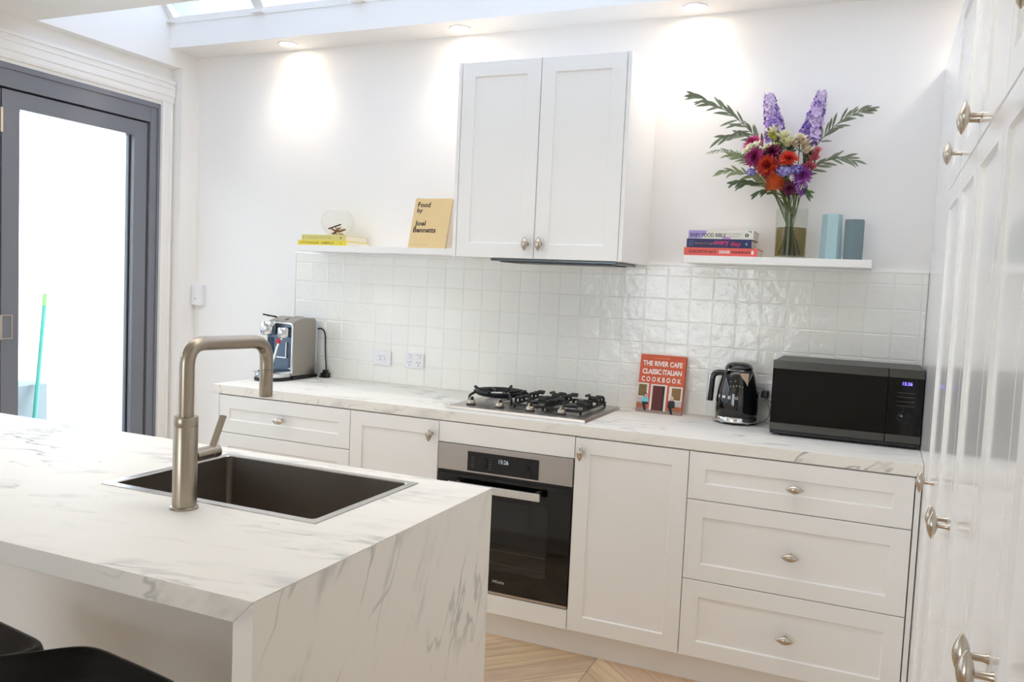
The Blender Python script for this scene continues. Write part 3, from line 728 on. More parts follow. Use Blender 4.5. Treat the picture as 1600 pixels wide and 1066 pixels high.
# ------------------------------------------------------------------ books
def book_flat(label, x0, x1, y0, y1, z0, h, color, group, spine_texts=(), rot=0., extra=None, pages=M_paper):
    """book lying flat, spine towards the room (-y)"""
    t = thing('book', label, 'book', ((x0+x1)/2, (y0+y1)/2, z0), group)
    R_ = Matrix.Translation(((x0+x1)/2, y0, 0)) @ Matrix.Rotation(rot, 4, 'Z') @ Matrix.Translation((-(x0+x1)/2, -y0, 0))
    c = .0022; bm = nb()
    vs = []
    prof = [(y0, z0), (y1, z0), (y1, z0+c), (y0+.004, z0+c), (y0+.004, z0+h-c), (y1, z0+h-c), (y1, z0+h), (y0, z0+h)]
    A = [bm.verts.new((x0, y, z)) for y, z in prof]; B_ = [bm.verts.new((x1, y, z)) for y, z in prof]
    for k in range(8): bm.faces.new((A[k], A[(k+1) % 8], B_[(k+1) % 8], B_[k]))
    bm.faces.new(A); bm.faces.new(B_)
    bm.transform(R_); cov = obj('cover', bm, color, t)
    bm = nb(); box(bm, x0+.003, x1-.003, y0+.0045, y1-.004, z0+c+.0002, z0+h-c-.0002, R_); obj('pages', bm, pages, t)
    for s, xc, zc, w, hh, m, bold in spine_texts:
        text('spine_lettering', s, w, hh, m, cov, R_ @ FM(xc, y0, z0+zc), bold=bold)
    if extra: extra(cov, R_)
    return t
INK = mat('dark_ink', (58, 50, 44), .6); WHITEINK = mat('white_ink', (240, 238, 232), .6)
gl = 'yellow books on the shelf by the wall cabinet'
book_flat('bright yellow book at the bottom of the pair under the glass bowl', -1.048, -.757, -.234, -.032, SZ+.0003, .0235, mat('yellow_cover', (236, 214, 66), .5), gl,
          [('OTTOLENGHI', -.978, .012, .112, .0105, mat('olive_ink', (120, 112, 40), .6), .01), ('SIMPLE', -.868, .012, .074, .0105, mat('olive_ink', (0, 0, 0)), .01), ('o', -.79, .012, .008, .008, mat('olive_ink', (0, 0, 0)), 0)])
book_flat('pale yellow book directly under the glass bowl', -1.030, -.765, -.228, -.040, SZ+.0241, .0285, mat('pale_yellow_cover', (220, 208, 128), .55), gl,
          [('OTTOLENGHI TEST KITCHEN', -.925, .014, .150, .009, mat('pale_ink', (170, 158, 92), .6), 0), ('*', -1.017, .015, .011, .011, mat('pale_ink', (0, 0, 0)), .02), ('*', -.793, .014, .011, .011, INK, .02)])
# standing book
def standing(name_label, xc, yb, yt, w, h, t_, z0, color, rotz=0., edge=M_paper):
    """upright book leaning back to the wall: yb = front bottom y, yt = front top y"""
    t = thing('book', name_label, 'book', (xc, yb, z0))
    ang = math.asin(min(.9, (yt-yb)/h))
    M = Matrix.Translation((xc, yb, z0)) @ Matrix.Rotation(rotz, 4, 'Z') @ Matrix.Rotation(-ang, 4, 'X') @ frame((0, 0, 0), *FRONT)
    bm = nb(); c = .0022
    prof = [(-w/2, 0), (w/2, 0), (w/2, -c), (-w/2+.004, -c), (-w/2+.004, -t_+c), (w/2, -t_+c), (w/2, -t_), (-w/2, -t_)]
    A = [bm.verts.new((x, 0, z)) for x, z in prof]; B_ = [bm.verts.new((x, h, z)) for x, z in prof]
    for k in range(8): bm.faces.new((A[k], A[(k+1) % 8], B_[(k+1) % 8], B_[k]))
    bm.faces.new(A); bm.faces.new(B_); bm.transform(M)
    cov = obj('cover', bm, color, t)
    bm = nb(); box(bm, -w/2+.0045, w/2-.004, .003, h-.003, -t_+c+.0002, -c-.0002, M); obj('pages', bm, edge, t)
    return t, cov, M
t, cov, M = standing('tan cookbook standing upright against the wall cabinet end of the shelf', -.361, -.150, -.086, .200, .2535, .018, SZ+.0002, mat('kraft_cover', (216, 190, 140), .65, noise_amt=.03, noise_scale=40))
for s, x, y, w, h in (('Food', -.048, .222, .070, .026), ('by', -.066, .190, .032, .028), ('Joel', -.053, .124, .060, .033), ('Bennetts', -.024, .094, .124, .026)):
    text('cover_lettering', s, w, h, INK, cov, M @ Matrix.Translation((x, y, 0)), bold=.03)
text('cover_lettering', 'a collection of simple recipes', .09, .004, mat('kraft_ink', (150, 120, 80), .6), cov, M @ Matrix.Translation((-.040, .020, 0)))
bm = nb(); box(bm, -.090, -.082, .250, .2565, -.012, -.003, M); obj('ribbon', bm, M_blackplastic, t)
# right shelf stack
gr = 'books stacked on the vase shelf'
RED = mat('coral_cover', (228, 98, 88), .5); NAVY = mat('navy_cover', (44, 46, 92), .5); CREAM = mat('cream_cover', (228, 224, 214), .5); MAROON = mat('maroon_ink', (96, 40, 44), .6)
book_flat('coral red book at the bottom of the stack beside the vase', .893, 1.186, -.222, -.045, SZ+.0003, .0325, RED, gr,
          [('RECIPETIN EATS', .976, .0165, .094, .0125, MAROON, .02), ('DINNER', 1.057, .0165, .044, .0125, WHITEINK, .03), ('NAGI MAEHASHI', 1.121, .0165, .074, .0105, MAROON, .02), ('G', .919, .0165, .013, .014, MAROON, .02), ('8', 1.166, .0165, .010, .016, WHITEINK, .05)])
def everyday(cov, R_):
    PK = mat('pink_ink', (205, 60, 110), .6)
    text('spine_lettering', 'every', .058, .021, PK, cov, R_ @ FM(1.042, -.2205, SZ+.0500), bold=.02)
    text('spine_lettering', 'day', .041, .023, mat('rose_ink', (190, 50, 84), .6), cov, R_ @ FM(1.099, -.2205, SZ+.0480), bold=.02)
book_flat('navy blue book in the middle of the stack beside the vase', .902, 1.160, -.2205, -.055, SZ+.0330, .0355, NAVY, gr,
          [('Bonnie', .953, .018, .034, .010, mat('tan_ink', (150, 116, 96), .6), .01), ('Corrigan', .993, .017, .040, .011, mat('tan_ink', (0, 0, 0)), .01), ('4', 1.140, .017, .009, .012, mat('sky_ink', (150, 180, 220), .6), .02), ('|||', .920, .018, .016, .024, mat('slate_ink', (110, 120, 160), .6), .0)], extra=everyday)
def lilac(cov, R_):
    LI = mat('lilac_print', (168, 156, 214), .6)
    bm = nb(); P = [(.9075, .001), (.9075, .0335), (.980, .0335), (.978, .018), (.962, .005), (.94, .001)]
    bm.faces.new([bm.verts.new(R_ @ Vector((x, -.2182, SZ+.0686+z))) for x, z in P]); obj('spine_patch', bm, LI, cov)
    bm = nb(); bm.faces.new([bm.verts.new(R_ @ Vector((1.060+.018*math.cos(a), -.2182, SZ+.0689+.010*math.sin(a)))) for a in [pi*k/10 for k in range(11)]]); obj('spine_patch', bm, mat('mauve_print', (196, 150, 206), .6), cov)
    bm = nb(); bm.faces.new([bm.verts.new(R_ @ Vector((1.140+.0075*math.cos(a), -.2182, SZ+.085+.0075*math.sin(a)))) for a in [2*pi*k/16 for k in range(16)]]); obj('spine_emblem', bm, INK, cov)
    bm = nb(); bm.faces.new([bm.verts.new(R_ @ Vector((x, -.2182, SZ+.0686+z))) for x, z in ((1.142, .0335), (1.158, .0335), (1.158, .026))]); obj('spine_patch', bm, mat('green_print', (70, 140, 110), .6), cov)
book_flat('cream and lilac baby food book on top of the stack beside the vase', .907, 1.165, -.218, -.040, SZ+.0688, .0365, CREAM, gr,
          [('BABY FOOD BIBLE', .986, .0155, .142, .0155, INK, .015), ('LUKE THOMSON', 1.090, .021, .060, .006, mat('faint_ink', (150, 146, 138), .6), 0), ('CAROLINE WATTS', 1.090, .011, .046, .006, mat('faint_ink', (0, 0, 0)), 0), ('a', 1.140, .0164, .006, .007, WHITEINK, .02)], extra=lilac)
# orange cookbook on the worktop
t, cov, M = standing('orange red Italian cookbook propped against the tiles between cooktop and kettle', .790, -.085, -.040, .201, .2555, .026, .9205, mat('orange_cover', (206, 88, 52), .5), rotz=-.03)
for s, y, w, h, sp_ in (('THE RIVER CAFE', .217, .176, .023, 1.0), ('CLASSIC ITALIAN', .181, .176, .023, .9), ('COOKBOOK', .147, .176, .022, 1.6)):
    text('cover_lettering', s, w, h, WHITEINK, cov, M @ Matrix.Translation((0, y, 0)), bold=.025, spacing=sp_)
text('cover_lettering', 'ROSE GRAY & RUTH ROGERS', .07, .0045, mat('peach_ink', (236, 180, 150), .6), cov, M @ Matrix.Translation((-.005, .2405, 0)))
def patch(name, poly, rgb, d=.0004):
    bm = nb(); bm.faces.new([bm.verts.new(M @ Vector((x, y, d))) for x, y in poly]); return obj(name, bm, mat('print_%d_%d_%d' % rgb, rgb, .55), cov)
R4 = lambda x0, x1, y0, y1: [(x0, y0), (x1, y0), (x1, y1), (x0, y1)]
patch('cover_picture', R4(-.0995, .0995, .0005, .018), (150, 132, 122))
patch('cover_picture', R4(-.0995, -.052, .018, .042), (170, 100, 62)); patch('cover_picture', R4(.040, .092, .014, .036), (170, 100, 62))
patch('cover_picture', R4(-.0995, -.052, .042, .066), (190, 182, 176)); patch('cover_picture', R4(.058, .0985, .036, .062), (190, 182, 178))
patch('cover_picture', R4(-.0995, -.052, .066, .128), (226, 222, 214), .0006); patch('cover_picture', R4(-.0965, -.060, .070, .122), (120, 96, 52), .0008)
patch('cover_picture', R4(.040, .0985, .060, .122), (226, 222, 214), .0006); patch('cover_picture', R4(.052, .0925, .064, .116), (136, 100, 58), .0008)
patch('cover_picture', R4(-.042, .030, .012, .126), (228, 224, 216), .0006); patch('cover_picture', R4(-.033, .021, .012, .120), (92, 30, 26), .0008); patch('cover_picture', R4(.010, .021, .012, .120), (44, 34, 32), .001)
def oval(x, y, a, b): return [(x+a*math.cos(2*pi*k/14), y+b*math.sin(2*pi*k/14)) for k in range(14)]
for sx, shirt, hair, dy in ((-.062, (120, 200, 214), (70, 40, 34), 0.), (.056, (34, 36, 46), (206, 196, 176), -.006)):
    patch('cover_picture', [(sx-.017, .036+dy), (sx+.016, .036+dy), (sx+.014, .062+dy), (sx+.004, .069+dy), (sx-.006, .069+dy), (sx-.015, .060+dy)], shirt, .0012)
    patch('cover_picture', [(sx-.014, .034+dy), (sx+.016, .036+dy), (sx+.014, .046+dy), (sx-.013, .046+dy)], (26, 26, 32), .0014)
    patch('cover_picture', [(sx-.012, .036+dy), (sx+.002, .036+dy), (sx+.008, .004+dy+.004), (sx-.002, .004+dy+.004), (sx-.006, .018+dy)], (24, 24, 28), .0014)
    patch('cover_picture', oval(sx-.001, .076+dy, .0085, .011), hair, .0012); patch('cover_picture', oval(sx, .074+dy, .0052, .0075), (214, 170, 150), .0015)

# ------------------------------------------------------------------ glass bowl with sticks
bw = thing('glass_bowl', 'round clear glass bowl standing on the pale yellow book', 'bowl', (-.880, -.140, 1.657))
prof = [(.0, 0), (.036, 0), (.058, .012), (.076, .036), (.083, .062), (.078, .092), (.064, .114), (.052, .124)]
prof_in = [(r-.003 if r > .01 else 0, z+.0035) for r, z in reversed(prof)]
bm = nb(); lathe(bm, [(r, z) for r, z in prof]+[(.0505, .1255)]+[(max(r, 0), z) for r, z in prof_in[1:]], 40, Matrix.Translation((-.880, -.140, 1.6572)), cap0=False, cap1=False)
obj('bowl_glass', bm, M_bowlglass, bw, smooth=True)
stick_c = [(70, 56, 60), (150, 60, 56), (96, 110, 112), (214, 190, 150), (120, 70, 50), (74, 84, 88), (200, 170, 120), (110, 60, 60), (226, 206, 170), (226, 200, 160)]
nm = ['dark plum', 'brick red', 'slate grey', 'cream', 'brown', 'dark teal', 'straw', 'maroon', 'pale cream', 'sand']
for k, rgb in enumerate(stick_c):
    a = 2*pi*k/10+.4; r0, r1 = .030, .052
    p0 = Vector((-.880+r0*math.cos(a), -.140+r0*math.sin(a), 1.6665)); p1 = Vector((-.880-.042*math.cos(a+.35), -.140-.042*math.sin(a+.35), 1.688+.004*(k % 4)))
    if k == 0: p0, p1 = Vector((-.925, -.150, 1.692)), Vector((-.842, -.165, 1.712))
    tag(obj('stick', tube(nb(), [p0, p1], .0038, 8), mat('stick_%d' % k, rgb, .6), smooth='auto'), nm[k]+' short stick among those in the glass bowl', 'stick', 'short sticks in the glass bowl')

# ------------------------------------------------------------------ ceramic prism vases
def prism(label, xc, yc, w0, w1, h, rot, m):
    bm = nb(); n = 6; rings = []
    for r, z in ((w0*.97, 0), (w0, .004), (w1, h-.006), (w1*.97, h), (w1*.80, h), (w1*.78, h-.03)):
        rings.append([bm.verts.new((xc+r*math.cos(rot+2*pi*k/n), yc+r*math.sin(rot+2*pi*k/n)*.9, SZ+.0003+z)) for k in range(n)])
    for a, b in zip(rings, rings[1:]): bridge(bm, a, b)
    bm.faces.new(rings[0]); bm.faces.new(rings[-1])
    o = obj('ceramic_vase', bm, m, bevel=.0012); return tag(o, label, 'vase')
prism('taller pale aqua faceted ceramic vase on the vase shelf', 1.449, -.120, .041, .0375, .1795, .12, mat('aqua_ceramic', (172, 200, 202), .7, noise_amt=.05, noise_scale=40, bump=.2, bump_scale=90))
prism('shorter grey teal faceted ceramic vase at the end of the vase shelf', 1.532, -.112, .039, .0395, .160, .45, mat('slate_ceramic', (116, 134, 138), .7, noise_amt=.05, noise_scale=40, bump=.2, bump_scale=90))

# ------------------------------------------------------------------ vase and flowers
VX, VY = 1.297, -.120
vs_ = thing('glass_vase', 'clear glass vase half full of water holding the bouquet', 'vase', (VX, VY, SZ))
bm = nb(); lathe(bm, [(0, 0), (.059, 0), (.061, .004), (.061, .200), (.0585, .200), (.0580, .010), (0, .009)], 40, Matrix.Translation((VX, VY, SZ+.0003)), cap0=False, cap1=False); obj('vase_glass', bm, M_vaseglass, vs_, smooth='auto')
bm = nb(); lathe(bm, [(0, .0095), (.0573, .0105), (.0573, .124), (0, .124)], 40, Matrix.Translation((VX, VY, SZ+.0003)), cap0=False, cap1=False); obj('water', bm, M_water, vs_, smooth='auto')
NECK = Vector((1.290, -.120, 1.800))
STEM = mat('green_stem', (96, 112, 62), .6); STEMP = mat('purple_stem', (92, 50, 70), .6); STEMB = mat('olive_bark', (112, 106, 84), .7)
LEAF_O = mat('olive_leaf', (120, 130, 104), .55, noise_amt=.2, noise_scale=25); LEAF_D = mat('dark_leaf', (82, 102, 66), .5, noise_amt=.25, noise_scale=25); LEAF_P = mat('pale_leaf', (142, 154, 112), .55, noise_amt=.2, noise_scale=25)
stem_i = [0]
def stem_path(c, bend=.0):
    c = Vector(c); i = stem_i[0]; stem_i[0] += 1
    a = i*2.399; rr = .018+.030*((i*7) % 10)/10
    foot = Vector((VX+rr*math.cos(a)*1.0, VY+rr*math.sin(a), SZ+.014+.002*(i % 5)))
    a2 = a+pi; nk = NECK+Vector((.021*math.cos(a2)*((i % 3)+1)/3, .021*math.sin(a2)*((i % 3)+1)/3, .01*(i % 2)))
    nk.x += max(-.02, min(.02, (c.x-NECK.x)*.12))
    mid = nk.lerp(c, .5)+Vector((0, 0, .02+bend))
    return [foot, foot.lerp(nk, .5)]+bez(nk, mid, c, 8)
def petal(bm, base, d, side, L, w, curl, n=4, mi=0, tipw=.2):
    """a curved petal; d = direction, side = width direction, curl bends towards up=d x side"""
    up = d.cross(side).normalized(); prev = None
    for k in range(n+1):
        t = k/n; ww = w*(math.sin(pi*(.12+.88*t*.93))**.8 if k < n else tipw)
        p = base+d*(L*t)+up*(curl*L*t*t)
        a, b = bm.verts.new(p-side*ww*.5+up*ww*.12), bm.verts.new(p+side*ww*.5+up*ww*.12)
        if prev: f = bm.faces.new((prev[0], prev[1], b, a)); f.material_index = mi
        prev = (a, b)
def basis(nrm):
    n = Vector(nrm).normalized(); u = n.cross(Vector((0, 0, 1)) if abs(n.z) < .9 else Vector((1, 0, 0))).normalized(); return n, u, n.cross(u)
def facing(c):
    c = Vector(c); v = (c-Vector((1.285, -.075, 1.86))); return (v.normalized()+Vector((.03, -.9, .1))).normalized()
GB = 'flowers in the glass vase'
def flower_root(name, label, cat, c, stem_mat=STEM, r=.0024, bend=0.):
    t = thing(name, label, cat, (c[0], c[1], c[2]), GB)
    obj('stem', tube(nb(), stem_path(c, bend), r, 6), stem_mat, t, smooth=True)
    return t
def daisy(label, c, R, cols_, layers=4, cnt=26, dome=.35, w=.010, nrm=None, name='dahlia', centre=None):
    t = flower_root(name, label, 'flower', c)
    n, u, v = basis(nrm or facing(c)); bm = nb(); C_ = Vector(c)
    for L_ in range(layers):
        f = L_/max(1, layers-1); ang = math.radians(8+70*f); rr = R*(1-.45*f)
        k_ = int(cnt*(1-.45*f))
        for k in range(k_):
            a = 2*pi*(k+.5*(L_ % 2))/k_+rnd.uniform(-.06, .06); rad = u*math.cos(a)+v*math.sin(a)
            an = ang+rnd.uniform(-.12, .12); d = rad*math.cos(an)+n*math.sin(an); s = n.cross(rad).normalized()
            petal(bm, C_+rad*R*.06+n*R*dome*.15*L_, d, s, rr*rnd.uniform(.9, 1.08), w*(1-.3*f), rnd.uniform(-.1, .15), mi=min(L_ % len(cols_), len(cols_)-1))
    obj('bloom', bm, [mat('petal_%d_%d_%d' % c_, c_, .6) for c_ in cols_], t, smooth=True)
    if centre:
        bm = nb(); lathe(bm, [(0, R*.35), (R*.12, R*.33), (R*.2, R*.2), (R*.16, 0)], 12, frame(C_, u, v, n)); obj('flower_centre', bm, mat('petal_%d_%d_%d' % centre, centre, .7), t, smooth=True)
    return t
def pincushion(label, c, R, col1, col2):
    t = flower_root('pincushion_flower', label, 'flower', c, r=.003); C_ = Vector(c); bm = nb()
    lathe(bm, [(0, -R*.6), (R*.45, -R*.45), (R*.62, 0), (R*.5, R*.4), (0, R*.62)], 16, Matrix.Translation(C_)); obj('flower_centre', bm, mat('petal_%d_%d_%d' % col2, col2, .7), t, smooth=True)
    bm = nb(); N_ = 320
    for k in range(N_):
        z = 1-2*(k+.5)/N_; a = k*2.39996; d = Vector((math.sqrt(1-z*z)*math.cos(a), math.sqrt(1-z*z)*math.sin(a), z))
        if d.z < -.75: continue
        s = d.cross(Vector((.2, .3, 1))).normalized(); d2 = (d+Vector((0, 0, .35))).normalized()
        petal(bm, C_+d*R*.5, d2, s, R*.55*rnd.uniform(.9, 1.15), .0032, .18, n=3, mi=k % 2, tipw=.6)
    obj('bloom', bm, [mat('petal_%d_%d_%d' % col1, col1, .6), mat('petal_%d_%d_%d' % col2, col2, .6)], t, smooth=True)
def cups(label, blooms, col1, name='freesia', r=.017, cat='flower'):
    c0 = blooms[0]; t = flower_root(name, label, cat, c0)
    for c in blooms:
        bm = nb(); C_ = Vector(c); n, u, v = basis((C_-Vector((1.285, -.10, 1.90))).normalized()+Vector((0, -.45, .25)))
        for k in range(6):
            a = 2*pi*k/6+(.5 if k % 2 else 0)*.2; rad = u*math.cos(a)+v*math.sin(a); s = n.cross(rad).normalized()
            petal(bm, C_-n*r+rad*r*.2, (n+rad*.55).normalized(), s, r*1.9, r*1.35, -.22, n=5, tipw=.35)
        for k in range(4):
            a = 2*pi*k/4; rad = u*math.cos(a)+v*math.sin(a); s = n.cross(rad).normalized()
            petal(bm, C_-n*r*.6+rad*r*.1, (n+rad*.22).normalized(), s, r*1.5, r*1.0, -.1, n=4, tipw=.4)
        obj('bloom', bm, mat('petal_%d_%d_%d' % col1, col1, .6), t, smooth=True)
        if c is not c0: obj('stem', tube(nb(), bez(C_-n*r*.9, Vector(c0)*.4+C_*.6+Vector((0, .01, -.03)), Vector(c0)+Vector((0, .008, -.05)), 6), .0018, 6), STEM, t, smooth=True)
def spike(label, base, top, R, cols_, n=90, name='delphinium'):
    base, top = Vector(base), Vector(top); t = flower_root(name, label, 'flower', base, STEM, .003)
    ax = (top-base); L_ = ax.length; n_, u, v = basis(ax); 
    obj('flower_axis', tube(nb(), [base, base.lerp(top, .5), top], [.003, .0025, .0012], 6), STEM, t, smooth=True)
    bm = nb()
    for k in range(n):
        f = k/n; a = k*2.39996; rad = u*math.cos(a)+v*math.sin(a); rr = R*(1-.55*f**1.6)
        d = (rad+n_*.25).normalized(); p = base+ax*f+d*rr*.72; nn, uu, vv = basis(d)
        sz = rr*.72*rnd.uniform(.85, 1.15); mi = 0 if rnd.random() < .30+.6*f else 1; p = p+rad*rr*rnd.uniform(-.05, .22)
        for q in range(5):
            b = 2*pi*q/5+k; pr = uu*math.cos(b)+vv*math.sin(b); petal(bm, p, (pr+nn*.30).normalized(), nn.cross(pr).normalized(), sz, sz*.85, .08, n=3, mi=mi, tipw=.45)
        for q in range(3):
            b = 2*pi*q/3; pr = uu*math.cos(b)+vv*math.sin(b); petal(bm, p, (pr*.5+nn).normalized(), nn.cross(pr).normalized(), sz*.5, sz*.36, 0, n=2, mi=2)
    obj('florets', bm, [mat('petal_%d_%d_%d' % c_, c_, .6) for c_ in cols_], t, smooth=True)
def cluster(label, c, R, cols_, n=60, sz=.008, name='statice', flat=.7):
    t = flower_root(name, label, 'flower', c); C_ = Vector(c); bm = nb(); fn = facing(c)
    for k in range(n):
        d = Vector((rnd.gauss(0, 1), rnd.gauss(0, 1), rnd.gauss(0, 1))).normalized()
        if d.dot(fn) < -.3: d = -d
        p = C_+Vector((d.x, d.y, d.z*flat))*R*rnd.uniform(.7, 1); nn, uu, vv = basis(d)
        for q in range(5):
            b = 2*pi*q/5+k; pr = uu*math.cos(b)+vv*math.sin(b); petal(bm, p, (pr+nn*.5).normalized(), nn.cross(pr).normalized(), sz, sz*.8, .1, n=2, mi=k % len(cols_), tipw=.5)
    obj('bloom', bm, [mat('petal_%d_%d_%d' % c_, c_, .6) for c_ in cols_], t, smooth=True)
def leaf(bm, base, d, L, w, side=None, droop=.15):
    d = d.normalized(); side = side or d.cross(Vector((rnd.uniform(-.4, .4), -1, rnd.uniform(-.4, .4)))).normalized(); up = side.cross(d).normalized(); prev = None; n = 6
    for k in range(n+1):
        t = k/n; ww = w*math.sin(pi*min(.999, max(.02, t)))**.75; p = base+d*L*t+Vector((0, 0, -droop*L*t*t))
        r = [bm.verts.new(p-side*ww/2+up*ww*.18), bm.verts.new(p), bm.verts.new(p+side*ww/2+up*ww*.18)]
        if prev: bm.faces.new((prev[0], prev[1], r[1], r[0])); bm.faces.new((prev[1], prev[2], r[2], r[1]))
        prev = r
def branch(label, pts3, nl, L, w, m, stemm=STEMB, name='olive_branch', start=.25, droop=.12, r=.0019, spread=.8):
    c = Vector(pts3[0]); t = thing(name, label, 'foliage', c, GB); path = stem_path(c); 
    tw = bez(*pts3, 14); obj('stem', tube(nb(), path+tw[1:], [r]*len(path)+[r*(1-.6*k/14) for k in range(1, 15)], 6), stemm, t, smooth=True)
    bm = nb()
    for k in range(nl):
        f = start+(1-start)*k/(nl-1); x = f*14; i = min(13, int(x)); p = tw[i].lerp(tw[i+1], x-i); ax = (tw[i+1]-tw[i]).normalized()
        s = 1 if k % 2 else -1; perp = Vector((-ax.z, rnd.uniform(-.5, .25), ax.x)); perp = (perp-ax*perp.dot(ax)).normalized()*s
        sp_ = spread*rnd.uniform(.25, 1.15)*(1-.45*f); leaf(bm, p, ax+perp*sp_+Vector((0, rnd.uniform(-.5, .2), rnd.uniform(-.45, .12))), L*rnd.uniform(.65, 1.2)*(1-.2*f), w*rnd.uniform(.85, 1.15), droop=droop)
    obj('leaves', bm, m, t, smooth=True)
PUR = ((206, 186, 222), (150, 118, 192), (232, 224, 226))
spike('purple delphinium spike leaning left at the top of the bouquet', (1.214, -.105, 2.085), (1.176, -.118, 2.262), .034, PUR, 62)
spike('purple delphinium spike leaning right at the top of the bouquet', (1.336, -.100, 2.065), (1.378, -.112, 2.262), .035, ((198, 176, 216), (130, 98, 180), (228, 220, 226)), 68)
cups('cream freesia stem with three open cups at the upper middle of the bouquet', [(1.248, -.150, 2.092), (1.205, -.145, 2.112), (1.265, -.155, 2.066)], (232, 230, 190), r=.022)
cups('yellow green freesia buds below the left delphinium', [(1.213, -.150, 2.082), (1.200, -.152, 2.095), (1.224, -.152, 2.052)], (214, 214, 130), r=.013)
cups('pale blush snapdragon below the right delphinium', [(1.310, -.150, 2.080), (1.297, -.152, 2.060), (1.330, -.15, 2.062), (1.338, -.15, 2.036)], (226, 212, 188), name='snapdragon', r=.020)
cups('white stock cluster at the left of the bouquet', [(1.125, -.165, 2.047), (1.147, -.170, 2.052), (1.108, -.160, 2.030), (1.142, -.168, 2.034), (1.128, -.172, 2.030)], (236, 233, 210), name='stock', r=.016)
cups('ivory stock bloom between the magenta flowers', [(1.178, -.165, 2.032), (1.190, -.165, 2.045)], (226, 222, 190), name='stock', r=.013)
daisy('hot pink chrysanthemum behind the white stock', (1.130, -.130, 2.060), .046, ((206, 44, 130), (184, 30, 110)), 4, 34, w=.006, name='chrysanthemum', nrm=(-.35, -.7, .6))
daisy('magenta ruffled lisianthus left of centre', (1.146, -.172, 2.004), .042, ((150, 34, 96), (170, 50, 116), (128, 24, 78)), 5, 14, w=.020, name='lisianthus', nrm=(-.35, -.9, .1))
daisy('deep plum lisianthus above the red strawflower', (1.212, -.160, 2.020), .040, ((106, 16, 58), (128, 24, 72), (90, 12, 48)), 5, 13, w=.022, name='lisianthus')
daisy('scarlet strawflower at the upper right of the centre', (1.274, -.178, 1.990), .040, ((206, 52, 34), (222, 78, 50), (196, 44, 30)), 5, 30, w=.009, name='strawflower', nrm=(.05, -.75, .65))
daisy('dark red strawflower with yellow centre in the middle', (1.198, -.182, 1.966), .047, ((150, 24, 20), (178, 40, 26), (196, 64, 30)), 5, 28, w=.012, name='strawflower', centre=(236, 180, 50), nrm=(-.1, -.98, .1))
pincushion('orange pincushion flower low at the front of the bouquet', (1.228, -.180, 1.897), .040, (222, 112, 46), (196, 84, 34))
cluster('lavender statice cluster beside the red strawflower', (1.260, -.172, 1.944), .031, ((150, 140, 206), (176, 166, 220)), 60, .008)
cluster('violet statice cluster at the right of centre', (1.303, -.165, 1.950), .029, ((120, 108, 190), (160, 148, 210)), 55, .008)
cluster('pale blue statice at the left side', (1.135, -.165, 1.945), .019, ((160, 152, 214), (136, 126, 200)), 40, .007)
daisy('purple aster at the right of the bouquet', (1.325, -.158, 1.932), .044, ((124, 40, 126), (150, 66, 154)), 4, 32, w=.006, name='aster', nrm=(.45, -.85, .0))
cluster('violet statice hanging at the lower right', (1.322, -.160, 1.884), .027, ((126, 72, 150), (156, 104, 176)), 45, .008, flat=1.3)
daisy('dark plum scabiosa near the vase neck', (1.285, -.165, 1.880), .032, ((84, 22, 54), (104, 34, 70)), 4, 16, w=.013, name='scabiosa', nrm=(.2, -.95, -.1))
cups('pink snapdragon at the right edge', [(1.368, -.140, 2.018), (1.378, -.138, 2.034), (1.360, -.145, 2.000), (1.372, -.140, 2.004)], (214, 128, 134), name='snapdragon', r=.013)
cups('rose snapdragon below the pink one', [(1.352, -.145, 1.976), (1.338, -.148, 1.966), (1.363, -.143, 1.968)], (206, 108, 122), name='snapdragon', r=.013)
branch('long olive branch sweeping to the upper left', ((1.200, -.115, 2.000), (1.090, -.125, 2.190), (.880, -.135, 2.268)), 32, .082, .011, LEAF_O, start=.15)
branch('short olive branch reaching left above the pink chrysanthemum', ((1.160, -.120, 2.070), (1.080, -.140, 2.115), (1.010, -.150, 2.092)), 8, .072, .013, LEAF_O, start=.3)
branch('grassy wisp reaching left', ((1.120, -.140, 1.990), (1.060, -.150, 2.055), (.960, -.160, 2.030)), 26, .026, .004, LEAF_P, name='grass_sprig', start=.1, stemm=STEM)
branch('pale leafy sprig at the left of the magenta lisianthus', ((1.160, -.130, 1.950), (1.110, -.145, 2.010), (1.045, -.155, 2.020)), 18, .052, .008, LEAF_P, stemm=STEM, name='foliage_sprig')
branch('leafy sprig reaching far left below the grass', ((1.190, -.125, 1.900), (1.100, -.150, 1.965), (1.020, -.160, 1.950)), 18, .055, .009, LEAF_P, stemm=STEM, name='foliage_sprig')
branch('low leafy sprig pointing left near the pincushion flower', ((1.220, -.130, 1.870), (1.150, -.150, 1.930), (1.070, -.160, 1.905)), 18, .055, .011, LEAF_D, stemm=STEM, name='foliage_sprig')
branch('dark leafy sprig drooping at the lower left', ((1.240, -.140, 1.860), (1.200, -.165, 1.890), (1.160, -.170, 1.860)), 12, .045, .010, LEAF_D, stemm=STEM, name='foliage_sprig', start=.1)
branch('dark leafy sprig at the lower right by the vase rim', ((1.300, -.140, 1.855), (1.335, -.160, 1.885), (1.355, -.165, 1.862)), 12, .042, .010, LEAF_D, stemm=STEM, name='foliage_sprig', start=.05)
branch('olive branch arching to the upper right', ((1.345, -.110, 2.010), (1.430, -.125, 2.170), (1.560, -.140, 2.182)), 26, .064, .009, LEAF_O, start=.2)
branch('olive branch reaching right at middle height', ((1.320, -.115, 1.920), (1.420, -.135, 2.030), (1.508, -.150, 1.990)), 20, .064, .010, LEAF_O, start=.1)
branch('leafy filler sprig behind the red flowers', ((1.262, -.110, 1.930), (1.265, -.115, 2.000), (1.275, -.125, 2.050)), 18, .050, .013, LEAF_D, stemm=STEM, name='foliage_sprig', start=.05)
